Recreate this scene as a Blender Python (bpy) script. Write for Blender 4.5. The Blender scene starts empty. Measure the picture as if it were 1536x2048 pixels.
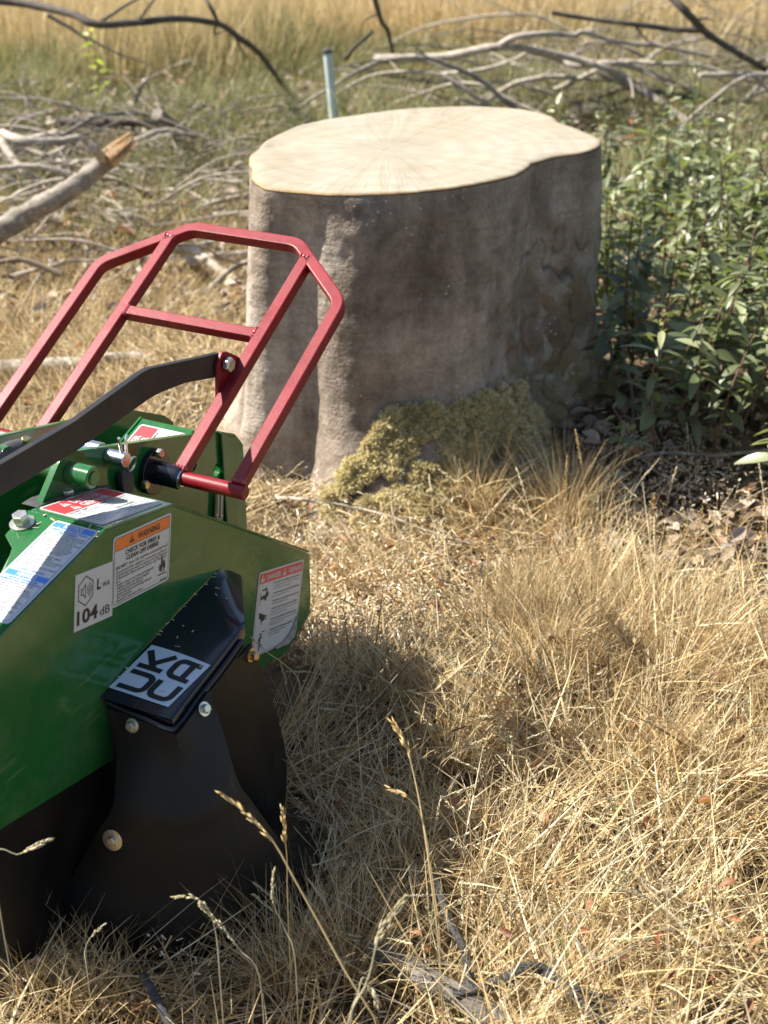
import bpy, bmesh, math, random
import numpy as np
from mathutils import Vector, Matrix
from mathutils.geometry import tessellate_polygon

scene = bpy.context.scene
col = scene.collection
rad = math.radians
random.seed(7)
rng = np.random.default_rng(11)

# ------------------------------------------------------------------ camera
PITCH = rad(28.0)
FPX = 2840.0                       # focal length in photograph pixels (1536 x 2048)
CAM = np.array([0.0, 0.0, 1.5])
cam_d = bpy.data.cameras.new('camera')
cam = bpy.data.objects.new('camera', cam_d)
col.objects.link(cam)
cam.location = CAM
cam.rotation_euler = (rad(90) - PITCH, 0, 0)
cam_d.sensor_fit = 'VERTICAL'
cam_d.sensor_height = 24.0
cam_d.lens = 24.0 * FPX / 2048.0
cam_d.clip_start = 0.05
cam_d.clip_end = 400
cam_d.dof.use_dof = True
cam_d.dof.focus_distance = 2.15
cam_d.dof.aperture_fstop = 3.4
scene.camera = cam

# ------------------------------------------------------------------ sky, sun, exposure
SUN_EL = rad(48)
SUN_AZ = math.atan2(-0.965, 0.26)   # direction to the sun: left and a little beyond the stump
SD = np.array([math.sin(SUN_AZ) * math.cos(SUN_EL), math.cos(SUN_AZ) * math.cos(SUN_EL), math.sin(SUN_EL)])
world = bpy.data.worlds.new('World')
scene.world = world
world.use_nodes = True
wt = world.node_tree
sky = wt.nodes.new('ShaderNodeTexSky')
sky.sky_type = 'NISHITA'
sky.sun_disc = False
sky.sun_elevation = SUN_EL
sky.sun_rotation = SUN_AZ
bg = wt.nodes['Background']
bg.inputs['Strength'].default_value = 0.072
wt.links.new(sky.outputs[0], bg.inputs[0])
sun_d = bpy.data.lights.new('sun', 'SUN')
sun_d.energy = 5.0
sun_d.angle = rad(0.53)
sun_d.color = (1.0, 0.955, 0.88)
sun = bpy.data.objects.new('sun', sun_d)
col.objects.link(sun)
sun.location = Vector(SD) * 30
sun.rotation_euler = Vector(SD).to_track_quat('Z', 'Y').to_euler()
scene.view_settings.view_transform = 'Standard'
scene.view_settings.look = 'None'
scene.view_settings.gamma = 1
scene.view_settings.use_curve_mapping = False
scene.view_settings.exposure = 1.33

# ------------------------------------------------------------------ helpers
FW = np.array([0, math.cos(PITCH), -math.sin(PITCH)])
UPV = np.array([0, math.sin(PITCH), math.cos(PITCH)])
RT = np.array([1.0, 0, 0])

def ray(x, y):
    return FW + RT * (x - 768) / FPX + UPV * (1024 - y) / FPX

def hit(x, y, p, n):
    d = ray(x, y)
    return CAM + d * (np.dot(np.asarray(p) - CAM, n) / np.dot(d, n))

def gp(x, y, h=0.0):                       # point of the photograph at height h
    return hit(x, y, (0, 0, h), np.array([0, 0, 1.0]))

def dp(x, y, dist):                        # point of the photograph at ground distance dist
    return hit(x, y, (0, dist, 0), np.array([0, 1.0, 0]))

def _hash(ix, iy, iz, seed):
    n = (ix.astype(np.int64) * 374761393 + iy.astype(np.int64) * 668265263 + iz.astype(np.int64) * 2147483647 + seed * 974711) & 0xffffffff
    n = ((n ^ (n >> 13)) * 1274126177) & 0xffffffff
    n = (n ^ (n >> 16)) & 0xffffffff
    return n / 4294967295.0

def vnoise(x, y, z=0.0, seed=0):
    x, y, z = np.broadcast_arrays(np.asarray(x, float), np.asarray(y, float), np.asarray(z, float))
    ix, iy, iz = np.floor(x), np.floor(y), np.floor(z)
    fx, fy, fz = x - ix, y - iy, z - iz
    fx, fy, fz = [f * f * (3 - 2 * f) for f in (fx, fy, fz)]
    r = 0
    for a in (0, 1):
        for b in (0, 1):
            for c in (0, 1):
                w = (fx if a else 1 - fx) * (fy if b else 1 - fy) * (fz if c else 1 - fz)
                r = r + w * _hash(ix + a, iy + b, iz + c, seed)
    return r * 2 - 1

def fbm(x, y, z=0.0, seed=0, octv=3):
    r, a, f = 0, 1.0, 1.0
    for i in range(octv):
        r = r + a * vnoise(np.asarray(x) * f, np.asarray(y) * f, np.asarray(z) * f, seed + i)
        a *= 0.5; f *= 2.03
    return r

STUMP_C = np.array([0.10, 3.34])

def gz(x, y):
    h = 0.022 * fbm(np.asarray(x) * 1.7, np.asarray(y) * 1.7, 0, 3) + 0.01 * fbm(np.asarray(x) * 6, np.asarray(y) * 6, 0, 9, 2)
    d = np.hypot(np.asarray(x) - STUMP_C[0], np.asarray(y) - STUMP_C[1])
    h = h + 0.05 * np.exp(-((d - 0.42) / 0.16) ** 2)
    m = np.hypot((np.asarray(x) - 0.08) / 0.30, (np.asarray(y) - 2.12) / 0.20)   # hummock of straw right of the machine
    return h + 0.05 * np.exp(-m * m)

def mesh_np(name, verts, faces, smooth=True):
    """verts (N,3), faces (M,k) all of one size k"""
    me = bpy.data.meshes.new(name)
    verts = np.ascontiguousarray(verts, np.float32); faces = np.ascontiguousarray(faces, np.int32)
    k = faces.shape[1]
    me.vertices.add(len(verts)); me.vertices.foreach_set('co', verts.ravel())
    me.loops.add(faces.size); me.loops.foreach_set('vertex_index', faces.ravel())
    me.polygons.add(len(faces))
    me.polygons.foreach_set('loop_start', np.arange(0, faces.size, k, dtype=np.int32))
    me.polygons.foreach_set('use_smooth', np.full(len(faces), smooth))
    me.update(calc_edges=True)
    return me

def obj(name, me, mat, parent=None, label=None, cat=None, group=None, kind=None):
    o = bpy.data.objects.new(name, me)
    col.objects.link(o)
    if mat is not None and me is not None and not me.materials:
        me.materials.append(mat)
    if parent is not None: o.parent = parent
    return tag(o, label, cat, group, kind)

def tag(o, label=None, cat=None, group=None, kind=None):
    if label: o['label'] = label
    if cat: o['category'] = cat
    if group: o['group'] = group
    if kind: o['kind'] = kind
    return o

def empty(name, loc, label=None, cat=None, group=None, rz=0):
    o = bpy.data.objects.new(name, None)
    col.objects.link(o)
    o.location = loc; o.rotation_euler = (0, 0, rz); o.empty_display_size = 0.1
    return tag(o, label, cat, group)

class MB:
    """collects faces, then builds ONE mesh"""
    def __init__(self): self.v = []; self.f = []
    def add(self, vs, fs):
        n = len(self.v)
        self.v += [tuple(map(float, p)) for p in vs]
        self.f += [tuple(i + n for i in f) for f in fs]
        return self
    def mesh(self, name, bevel=0, seg=2, angle=35, smooth=True):
        me = bpy.data.meshes.new(name)
        me.from_pydata(self.v, [], self.f)
        bm = bmesh.new(); bm.from_mesh(me)
        bmesh.ops.recalc_face_normals(bm, faces=bm.faces)
        if bevel:
            es = [e for e in bm.edges if len(e.link_faces) == 2 and e.calc_face_angle(0) > rad(25)]
            bmesh.ops.bevel(bm, geom=es, offset=bevel, segments=seg, affect='EDGES', profile=0.5, clamp_overlap=True)
        bm.to_mesh(me); bm.free()
        if smooth:
            me.polygons.foreach_set('use_smooth', [True] * len(me.polygons))
            me.set_sharp_from_angle(angle=rad(min(angle, 18) if bevel else angle))
        return me
    def box(self, lo, hi, M=None):
        x0, y0, z0 = lo; x1, y1, z1 = hi
        vs = [(x0,y0,z0),(x1,y0,z0),(x1,y1,z0),(x0,y1,z0),(x0,y0,z1),(x1,y0,z1),(x1,y1,z1),(x0,y1,z1)]
        if M is not None: vs = [tuple(M @ Vector(v)) for v in vs]
        return self.add(vs, [(0,3,2,1),(4,5,6,7),(0,1,5,4),(1,2,6,5),(2,3,7,6),(3,0,4,7)])
    def prism(self, pts, off, holes=()):
        """pts: planar 3D outline; off: thickness vector; holes: list of outlines"""
        loops = [[Vector(p) for p in pts]] + [[Vector(p) for p in h] for h in holes]
        allp = [p for l in loops for p in l]
        n = len(allp); off = Vector(off)
        if len(loops) == 1:
            caps = [tuple(range(n))]
        else:
            caps = [tuple(t) for t in tessellate_polygon(loops)]
        vs = allp + [p + off for p in allp]
        fs = list(caps) + [tuple(i + n for i in reversed(c)) for c in caps]
        s = 0
        for l in loops:
            m = len(l)
            for i in range(m):
                a, b = s + i, s + (i + 1) % m
                fs.append((a, b, b + n, a + n))
            s += m
        return self.add(vs, fs)
    def tube(self, path, radii, sides=10, cap=True):
        v, f = tube_np(np.array(path, float), radii, sides, cap)
        return self.add(v, f)
    def cyl(self, p, q, r, sides=24, r2=None):
        return self.tube([p, q], [r, r if r2 is None else r2], sides)

def frames(path):
    P = np.asarray(path, float)
    T = np.gradient(P, axis=0); T /= np.linalg.norm(T, axis=1)[:, None] + 1e-12
    ref = np.array([0, 0, 1.0]) if abs(T[0][2]) < 0.9 else np.array([1.0, 0, 0])
    N = []
    n = ref - T[0] * np.dot(ref, T[0]); n /= np.linalg.norm(n)
    for t in T:
        n = n - t * np.dot(n, t); n = n / (np.linalg.norm(n) + 1e-12)
        N.append(n)
    N = np.array(N)
    return P, T, N, np.cross(T, N)

def tube_np(path, radii, sides=8, cap=True):
    P, T, N, B = frames(path)
    k = len(P); r = np.broadcast_to(np.asarray(radii, float), (k,)) if np.ndim(radii) < 2 else None
    a = np.arange(sides) * 2 * math.pi / sides
    rr = r[:, None] if r is not None else np.asarray(radii)
    V = P[:, None] + (rr * np.cos(a))[..., None] * N[:, None] + (rr * np.sin(a))[..., None] * B[:, None]
    V = V.reshape(-1, 3)
    F = [(i * sides + j, i * sides + (j + 1) % sides, (i + 1) * sides + (j + 1) % sides, (i + 1) * sides + j)
         for i in range(k - 1) for j in range(sides)]
    if cap:
        F.append(tuple(reversed(range(sides)))); F.append(tuple((k - 1) * sides + j for j in range(sides)))
    return V, F

def smooth_path(pts, n):
    P = np.array(pts, float)
    P = np.vstack([2 * P[0] - P[1], P, 2 * P[-1] - P[-2]])
    out = []
    m = len(P) - 3
    for s in np.linspace(0, m, n):
        i = min(int(s), m - 1); t = s - i
        p0, p1, p2, p3 = P[i:i + 4]
        out.append(0.5 * (2 * p1 + (p2 - p0) * t + (2 * p0 - 5 * p1 + 4 * p2 - p3) * t * t + (3 * p1 - p0 - 3 * p2 + p3) * t ** 3))
    return np.array(out)

# ------------------------------------------------------------------ materials
def mat(name):
    m = bpy.data.materials.new(name); m.use_nodes = True
    nt = m.node_tree
    return m, nt, nt.nodes['Principled BSDF']

def node(nt, typ, **kw):
    n = nt.nodes.new(typ)
    for k, v in kw.items():
        if k.startswith('i_'):
            key = k[2:]
            n.inputs[int(key) if key.isdigit() else key.replace('_', ' ')].default_value = v
        else:
            setattr(n, k, v)
    return n

def ramp(nt, fac, stops, interp='LINEAR'):
    r = nt.nodes.new('ShaderNodeValToRGB'); cr = r.color_ramp; cr.interpolation = interp
    while len(cr.elements) < len(stops): cr.elements.new(0.5)
    for e, (p, c) in zip(cr.elements, stops):
        e.position = p; e.color = (c[0], c[1], c[2], 1) if len(c) == 3 else c
    nt.links.new(fac, r.inputs[0])
    return r.outputs[0]

def noise(nt, scale, detail=4, rough=0.55, vec=None, dist=0.0):
    n = node(nt, 'ShaderNodeTexNoise', i_Scale=scale, i_Detail=detail, i_Roughness=rough, i_Distortion=dist)
    if vec is not None: nt.links.new(vec, n.inputs['Vector'])
    return n.outputs['Fac']

def coord(nt, out='Object', scale=None):
    c = nt.nodes.new('ShaderNodeTexCoord').outputs[out]
    if scale is None: return c
    m = node(nt, 'ShaderNodeMapping'); m.inputs['Scale'].default_value = scale
    nt.links.new(c, m.inputs['Vector'])
    return m.outputs[0]

def mix(nt, fac, a, b, blend='MIX'):
    m = node(nt, 'ShaderNodeMix', data_type='RGBA', blend_type=blend)
    for s, v in ((0, fac), (6, a), (7, b)):
        if hasattr(v, 'is_output'): nt.links.new(v, m.inputs[s])
        else: m.inputs[s].default_value = v if s == 0 else (v[0], v[1], v[2], 1)
    return m.outputs[2]

def bump(nt, b, h, strength=0.3, dist=0.01):
    n = node(nt, 'ShaderNodeBump', i_Strength=strength, i_Distance=dist)
    nt.links.new(h, n.inputs['Height']); nt.links.new(n.outputs[0], b.inputs['Normal'])
    return n

def simple(name, c, rough=0.5, metal=0.0, coat=0.0, var=0.12, vs=30, peel=0, dust=0.0, dustc=(0.45, 0.36, 0.24), ps=260, spec=0.5):
    m, nt, b = mat(name)
    oc = coord(nt)
    f = noise(nt, vs, 5, 0.6, oc)
    lo = tuple(x * (1 - var) for x in c); hi = tuple(min(1, x * (1 + var)) for x in c)
    cc = ramp(nt, f, [(0.3, lo), (0.7, hi)])
    if dust:
        g = noise(nt, 9, 8, 0.7, oc)
        fac = ramp(nt, g, [(0.45, (0, 0, 0)), (0.8, (dust, dust, dust))])
        cc = mix(nt, fac, cc, dustc)
    nt.links.new(cc, b.inputs['Base Color'])
    r = ramp(nt, noise(nt, 14, 6, 0.65, oc), [(0.3, (rough * 0.8,) * 3), (0.75, (min(1, rough * 1.35),) * 3)])
    nt.links.new(r, b.inputs['Roughness'])
    b.inputs['Metallic'].default_value = metal
    b.inputs['Coat Weight'].default_value = coat
    b.inputs['Coat Roughness'].default_value = 0.08
    b.inputs['Specular IOR Level'].default_value = spec
    if peel:
        bump(nt, b, noise(nt, ps, 2, 0.5, oc), peel, 0.002)
    return m

def scuff(m, c, amount=0.25, scale=(6, 70, 70), lo=0.60, hi=0.68):
    """fine directional scratches and rubbed marks over a paint or rubber"""
    nt = m.node_tree; b = nt.nodes['Principled BSDF']; src = b.inputs['Base Color'].links[0].from_socket
    a = ramp(nt, noise(nt, 1.0, 3, 0.6, coord(nt, scale=scale)), [(lo, (0, 0, 0)), (hi, (amount,) * 3)])
    k = ramp(nt, noise(nt, 5, 3, 0.6, coord(nt)), [(0.48, (0, 0, 0)), (0.62, (1, 1, 1))])
    nt.links.new(mix(nt, mix(nt, 1.0, a, k, 'MULTIPLY'), src, c), b.inputs['Base Color'])
    return m

def plain(name, c, rough=0.5):
    m, nt, b = mat(name)
    b.inputs['Base Color'].default_value = (*c, 1); b.inputs['Roughness'].default_value = rough
    return m

M = {}
M['green'] = simple('green_paint', (0.013, 0.105, 0.022), 0.14, coat=0.2, var=0.10, peel=0.03, dust=0.12, ps=180)
M['red'] = simple('red_paint', (0.19, 0.006, 0.011), 0.42, var=0.14, peel=0.12, dust=0.03, ps=300, spec=0.35)
M['weld'] = simple('weld_bead', (0.36, 0.05, 0.06), 0.3, metal=0.2, var=0.4, vs=160, peel=0.5)
M['black_gloss'] = simple('black_gloss_paint', (0.008, 0.009, 0.012), 0.20, coat=0.3, var=0.15, dust=0.02, peel=0.04)
M['black_coat'] = simple('black_powder_coat', (0.014, 0.0125, 0.011), 0.48, spec=0.4, var=0.2, peel=0.35, dust=0.03, ps=420)
M['rubber'] = simple('black_rubber_sheet', (0.0060, 0.0056, 0.0052), 0.42, var=0.3, vs=7, peel=0.06, dust=0.10, dustc=(0.05, 0.042, 0.033), spec=0.27)
M['zinc'] = simple('zinc_bolt', (0.62, 0.58, 0.48), 0.28, metal=0.95, var=0.2, vs=120, dust=0.1)
M['yellow_zinc'] = simple('yellow_zinc_bolt', (0.62, 0.46, 0.22), 0.3, metal=0.95, var=0.2, vs=120)
M['steel'] = simple('bright_steel', (0.66, 0.68, 0.70), 0.22, metal=1.0, var=0.1, vs=90)
M['dark_metal'] = simple('dark_greasy_metal', (0.05, 0.048, 0.045), 0.5, var=0.5, vs=60, peel=0.4, dust=0.25)
scuff(M['green'], (0.16, 0.20, 0.11), 0.35, (60, 9, 90)); scuff(M['rubber'], (0.05, 0.045, 0.04), 0.45, (80, 80, 9)); scuff(M['red'], (0.30, 0.08, 0.06), 0.2, (30, 30, 90)); scuff(M['black_coat'], (0.07, 0.065, 0.06), 0.4, (90, 8, 60))
M['white'] = plain('label_white', (0.52, 0.515, 0.50), 0.35)
M['ink'] = plain('label_black_ink', (0.015, 0.015, 0.016), 0.4)
M['orange'] = plain('label_orange', (0.75, 0.17, 0.03), 0.35)
M['lred'] = plain('label_red', (0.62, 0.045, 0.05), 0.35)
M['blue'] = plain('label_blue', (0.05, 0.20, 0.62), 0.35)
M['silver'] = plain('label_silver', (0.62, 0.66, 0.72), 0.3)
M['grey_back'] = simple('torn_sticker_backing', (0.30, 0.25, 0.20), 0.7, var=0.4, vs=120)

def grass_mat(name, stops, patch=None, trans=0.35, pscale=0.9):
    m, nt, b = mat(name)
    geo = nt.nodes.new('ShaderNodeNewGeometry')
    c = ramp(nt, geo.outputs['Random Per Island'], stops)
    if patch:
        f = noise(nt, pscale, 3, 0.5, coord(nt))
        fac = ramp(nt, f, [(patch[1], (0, 0, 0)), (patch[2], (patch[3],) * 3)])
        c = mix(nt, fac, c, patch[0])
    nt.links.new(c, b.inputs['Base Color'])
    b.inputs['Roughness'].default_value = 0.55
    b.inputs['Specular IOR Level'].default_value = 0.35
    tr = nt.nodes.new('ShaderNodeBsdfTranslucent'); nt.links.new(c, tr.inputs['Color'])
    ms = node(nt, 'ShaderNodeMixShader', i_0=trans)
    nt.links.new(b.outputs[0], ms.inputs[1]); nt.links.new(tr.outputs[0], ms.inputs[2])
    nt.links.new(ms.outputs[0], nt.nodes['Material Output'].inputs['Surface'])
    return m

# ================================================================== GROUND
def ground():
    fx = np.arange(-3.6, 3.61, 0.05); fy = np.arange(0.2, 13.01, 0.05)
    g = np.array([0.3, 1.0, 2.5, 6, 14, 30, 60, 110])
    xs = np.concatenate([-3.6 - g[::-1], fx, 3.6 + g]); ys = np.concatenate([0.2 - g[::-1], fy, 13 + g])
    X, Y = np.meshgrid(xs, ys)
    Zz = gz(X, Y)
    V = np.stack([X, Y, Zz], -1).reshape(-1, 3)
    nx, ny = len(xs), len(ys)
    i = np.arange(ny - 1)[:, None] * nx + np.arange(nx - 1)[None]
    F = np.stack([i, i + 1, i + nx + 1, i + nx], -1).reshape(-1, 4)
    m, nt, b = mat('dry_earth_and_litter')
    oc = coord(nt)
    c = ramp(nt, noise(nt, 7, 8, 0.65, oc), [(0.3, (0.05, 0.033, 0.018)), (0.5, (0.12, 0.085, 0.045)), (0.72, (0.24, 0.18, 0.10))])
    fine = ramp(nt, noise(nt, 90, 4, 0.7, oc), [(0.35, (0.45, 0.42, 0.38)), (0.7, (1.15, 1.1, 1.05))])
    c = mix(nt, 1.0, c, fine, 'MULTIPLY')
    sep = node(nt, 'ShaderNodeSeparateXYZ'); nt.links.new(oc, sep.inputs[0])
    wob = node(nt, 'ShaderNodeMath', operation='MULTIPLY_ADD', i_1=1.6, i_2=-0.8); nt.links.new(noise(nt, 0.8, 3, 0.5, oc), wob.inputs[0])
    yy = node(nt, 'ShaderNodeMath', operation='ADD'); nt.links.new(sep.outputs[1], yy.inputs[0]); nt.links.new(wob.outputs[0], yy.inputs[1])
    mr = node(nt, 'ShaderNodeMapRange', i_1=4.0, i_2=5.6); nt.links.new(yy.outputs[0], mr.inputs[0])
    c = mix(nt, mr.outputs[0], c, (0.10, 0.085, 0.035))
    mr2 = node(nt, 'ShaderNodeMapRange', i_1=7.4, i_2=9.0); nt.links.new(yy.outputs[0], mr2.inputs[0])
    c = mix(nt, mr2.outputs[0], c, (0.38, 0.26, 0.09))
    nt.links.new(c, b.inputs['Base Color'])
    b.inputs['Roughness'].default_value = 0.95
    bump(nt, b, noise(nt, 60, 6, 0.7, oc), 0.8, 0.02)
    obj('ground', mesh_np('ground', V, F), m, kind='structure')
ground()

# ================================================================== TREE STUMP
SH = 0.70
cont = [(503,335),(515,297),(560,265),(640,240),(700,230),(760,222),(860,213),(950,211),(1050,217),(1098,227),(1115,243),(1170,262),(1203,277),
        (1200,289),(1160,305),(1110,312),(1062,325),(1032,346),(950,366),(860,378),(780,384),(700,386),(640,386),(600,383),(560,380),(530,374),(510,361),(503,350)]
def stump():
    P = np.array([gp(x, y, SH)[:2] for x, y in cont]) - STUMP_C
    th = np.arctan2(P[:, 1], P[:, 0]); r = np.hypot(P[:, 0], P[:, 1])
    o = np.argsort(th); th, r = th[o], r[o]
    NT = 540
    T = np.linspace(-math.pi, math.pi, NT, endpoint=False)
    ri = np.interp(T, np.r_[th - 2 * math.pi, th, th + 2 * math.pi], np.r_[r, r, r])
    k = np.array([1, 2, 3, 2, 1.]); k /= k.sum()
    ri = sum(np.roll(ri, s) * w for s, w in zip(range(-2, 3), k))
    root = empty('tree_stump', (STUMP_C[0], STUMP_C[1], 0), 'tall pale-topped tree stump, freshly sawn flat, grey bark and mossy foot', 'tree stump')
    def ang(a, c, w):                                    # bump around angle c (degrees)
        d = (np.degrees(a) - c + 180) % 360 - 180
        return np.exp(-(d / w) ** 2)
    def radius(a, z, base):
        """bark radius at angle a, height z (arrays)"""
        t = 1 - np.clip(z / SH, 0, 1)
        rr = base * 1.0
        tt = np.clip(t / 0.12, 0, 1)
        rr = rr - 0.047 * ang(a, -125, 7) * (0.06 + 0.55 * tt + 0.6 * t)            # flutes between the root spurs
        rr = rr + 0.030 * ang(a, -108, 8) * (0.65 * tt + 0.3 * t) + 0.024 * ang(a, -139, 8) * (0.5 * tt + t)
        rr = rr + (0.135 * ang(a, -94, 16) + 0.05 * ang(a, -58, 14)) * np.clip((0.24 - z) / 0.24, 0, 1) ** 1.5
        rr = rr - 0.045 * ang(a, -106, 4) * np.clip(t - 0.62, 0, 1) * 2.2
        rr = rr + 0.016 * ang(a, -80, 20) * t
        rr = rr - 0.02 * ang(a, -40, 13) * t * (1 - t) * 2
        fl = np.clip(t - 0.55, 0, 1) / 0.45
        lobes = 0.6 + 0.4 * np.cos(a * 7 + 0.8) + 0.25 * np.cos(a * 13)
        rr = rr + fl ** 2.2 * (0.055 + 0.06 * lobes) * (1 - 0.6 * ang(a, -140, 26)) + 0.03 * t
        rr = rr - 0.02 * np.exp(-((z - SH) / 0.04) ** 2) * 0.0
        return rr
    zs = np.concatenate([np.linspace(-0.08, 0.30, 60), np.linspace(0.308, SH - 0.007, 66)])
    A, Zg = np.meshgrid(T, zs)
    base = np.broadcast_to(ri[None], A.shape)
    Rr = radius(A, Zg, base)
    X, Y = np.cos(A), np.sin(A)
    # bark relief: fine skin wrinkles, horizontal lenticel creases, knobbly callus low on the right
    px_, py_ = X * base, Y * base
    rel = 0.005 * fbm(px_ * 9, py_ * 9, Zg * 7, 21, 4) + 0.0016 * fbm(px_ * 26, py_ * 26, Zg * 34, 5, 3)
    right = ang(A, -32, 26)
    kn = np.clip(ang(A, -40, 24) * np.clip(1.5 - Zg / 0.30, 0, 1), 0, 1)
    lump = fbm(px_ * 11, py_ * 11, Zg * 11, 41, 3)
    cells = np.abs(fbm(px_ * 8 + 3, py_ * 8, Zg * 8, 57, 3))
    rel = rel + kn * (0.028 * lump - 0.026 * np.exp(-(cells / 0.055) ** 2))
    crack = np.abs(fbm(px_ * 5 + 9, py_ * 5, Zg * 3.4, 77, 4))
    low = np.clip((0.62 - Zg) / 0.15, 0, 1)
    rel = rel - 0.011 * np.exp(-(crack / 0.02) ** 2) * np.clip(right * 1.6 - 0.1, 0, 1) * low
    plate = np.clip(fbm(px_ * 6, py_ * 6, Zg * 5, 91, 2), 0, 1) * ang(A, -14, 12)
    rel = rel + 0.02 * np.clip(plate * 4, 0, 1)
    rel = rel + 0.03 * np.clip((0.14 - Zg) / 0.14, 0, 1) * fbm(px_ * 7, py_ * 7, Zg * 9, 33, 3)
    fis = np.clip(0.6 * kn * np.exp(-(cells / 0.05) ** 2) + 0.7 * np.exp(-(crack / 0.020) ** 2) * np.clip(right * 1.6 - 0.1, 0, 1) * low, 0, 1)
    Rr = Rr + rel
    V = np.stack([X * Rr, Y * Rr, Zg], -1).reshape(-1, 3)
    nz = len(zs)
    idx = np.arange(nz - 1)[:, None] * NT + np.arange(NT)[None]
    nxt = np.arange(nz - 1)[:, None] * NT + (np.arange(NT)[None] + 1) % NT
    F = np.stack([idx, nxt, nxt + NT, idx + NT], -1).reshape(-1, 4)
    m, nt, b = mat('beech_bark')
    oc = coord(nt)
    c = ramp(nt, noise(nt, 4.5, 7, 0.62, oc, 0.3), [(0.32, (0.145, 0.112, 0.082)), (0.48, (0.27, 0.22, 0.172)), (0.64, (0.41, 0.355, 0.295))])
    ver = noise(nt, 3, 6, 0.6, coord(nt, scale=(7, 7, 0.8)))
    c = mix(nt, 0.6, c, ramp(nt, ver, [(0.3, (0.5, 0.46, 0.42)), (0.6, (1.05, 1.03, 1.0))]), 'MULTIPLY')
    hor = noise(nt, 3, 5, 0.65, coord(nt, scale=(3, 3, 22)))
    c = mix(nt, 0.25, c, ramp(nt, hor, [(0.34, (0.42, 0.38, 0.34)), (0.52, (1, 1, 1))]), 'MULTIPLY')
    fine = noise(nt, 130, 3, 0.6, oc)
    c = mix(nt, 0.32, c, ramp(nt, fine, [(0.34, (0.5, 0.47, 0.44)), (0.66, (1.3, 1.3, 1.3))]), 'MULTIPLY')
    pit = noise(nt, 34, 4, 0.65, oc)
    c = mix(nt, 0.4, c, ramp(nt, pit, [(0.36, (0.55, 0.52, 0.48)), (0.5, (1, 1, 1)), (0.68, (1.15, 1.15, 1.15))]), 'MULTIPLY')
    sep = node(nt, 'ShaderNodeSeparateXYZ'); nt.links.new(oc, sep.inputs[0])
    # algae and rust-brown inner bark grow on the low right flank
    gx = node(nt, 'ShaderNodeMapRange', i_1=-0.10, i_2=0.32); nt.links.new(sep.outputs[0], gx.inputs[0])
    gh = node(nt, 'ShaderNodeMapRange', i_1=0.66, i_2=0.16); nt.links.new(sep.outputs[2], gh.inputs[0])
    g2 = node(nt, 'ShaderNodeMath', operation='MULTIPLY'); nt.links.new(gx.outputs[0], g2.inputs[0]); nt.links.new(gh.outputs[0], g2.inputs[1])
    alg = noise(nt, 5, 5, 0.6, oc)
    af = node(nt, 'ShaderNodeMath', operation='MULTIPLY'); nt.links.new(ramp(nt, alg, [(0.42, (0, 0, 0)), (0.62, (0.75,) * 3)]), af.inputs[0]); nt.links.new(g2.outputs[0], af.inputs[1])
    c = mix(nt, af.outputs[0], c, (0.15, 0.115, 0.035))
    rf = node(nt, 'ShaderNodeMath', operation='MULTIPLY'); nt.links.new(ramp(nt, noise(nt, 8, 4, 0.6, oc, 0.8), [(0.56, (0, 0, 0)), (0.61, (0.4,) * 3)]), rf.inputs[0]); nt.links.new(g2.outputs[0], rf.inputs[1])
    c = mix(nt, rf.outputs[0], c, (0.30, 0.14, 0.065))
    lf = node(nt, 'ShaderNodeMath', operation='MULTIPLY'); nt.links.new(ramp(nt, noise(nt, 13, 5, 0.6, oc, 0.5), [(0.56, (0, 0, 0)), (0.60, (0.75,) * 3)]), lf.inputs[0]); nt.links.new(g2.outputs[0], lf.inputs[1])
    c = mix(nt, lf.outputs[0], c, (0.36, 0.35, 0.29))
    vo = node(nt, 'ShaderNodeTexVoronoi', i_Scale=62.0); nt.links.new(oc, vo.inputs['Vector'])
    sp = ramp(nt, vo.outputs['Distance'], [(0.12, (0.7,) * 3), (0.2, (0, 0, 0))])
    spm = ramp(nt, noise(nt, 6, 3, 0.5, oc), [(0.50, (0, 0, 0)), (0.62, (1, 1, 1))])
    sf = mix(nt, 1.0, sp, spm, 'MULTIPLY')
    c = mix(nt, sf, c, (0.50, 0.46, 0.40))
    fa = node(nt, 'ShaderNodeAttribute', attribute_name='fissure')
    c = mix(nt, fa.outputs['Fac'], c, (0.045, 0.034, 0.026))
    nt.links.new(c, b.inputs['Base Color'])
    b.inputs['Roughness'].default_value = 0.85
    b.inputs['Specular IOR Level'].default_value = 0.2
    hh = node(nt, 'ShaderNodeMath', operation='ADD'); nt.links.new(hor, hh.inputs[0]); nt.links.new(fine, hh.inputs[1])
    bump(nt, b, hh.outputs[0], 0.6, 0.007)
    me = mesh_np('bark', V, F)
    me.attributes.new('fissure', 'FLOAT', 'POINT').data.foreach_set('value', fis.ravel().astype(np.float32))
    obj('bark', me, m, root)
    # the sawn face
    topr = Rr[-1]
    NR = 40
    fr = np.concatenate([np.linspace(0.0, 0.97, NR - 3)[1:], [0.985, 0.996, 1.0]])
    pith = gp(775, 300, SH)[:2] - STUMP_C
    ex, ey = np.cos(T) * topr, np.sin(T) * topr
    rows = []
    for f in fr:
        x = pith[0] + (ex - pith[0]) * f; y = pith[1] + (ey - pith[1]) * f
        z = SH + 0.004 * fbm(x * 5, y * 5, 0, 15, 3) + 0.0012 * fbm(x * 9 + y * 60, y * 14, 0, 19, 2)
        z = SH + (z - SH) * min(1, max(0, (0.99 - f) * 14)) - (0.0 if f < .98 else 0.001 if f < .99 else 0.0025 if f < 1 else 0.005)
        rows.append(np.stack([x, y, z], -1))
    V = np.concatenate([[[pith[0], pith[1], SH]]] + rows + [np.stack([ex * 0.97, ey * 0.97, np.full(NT, SH - 0.012)], -1)])
    F = []
    nr = len(rows) + 1
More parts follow.
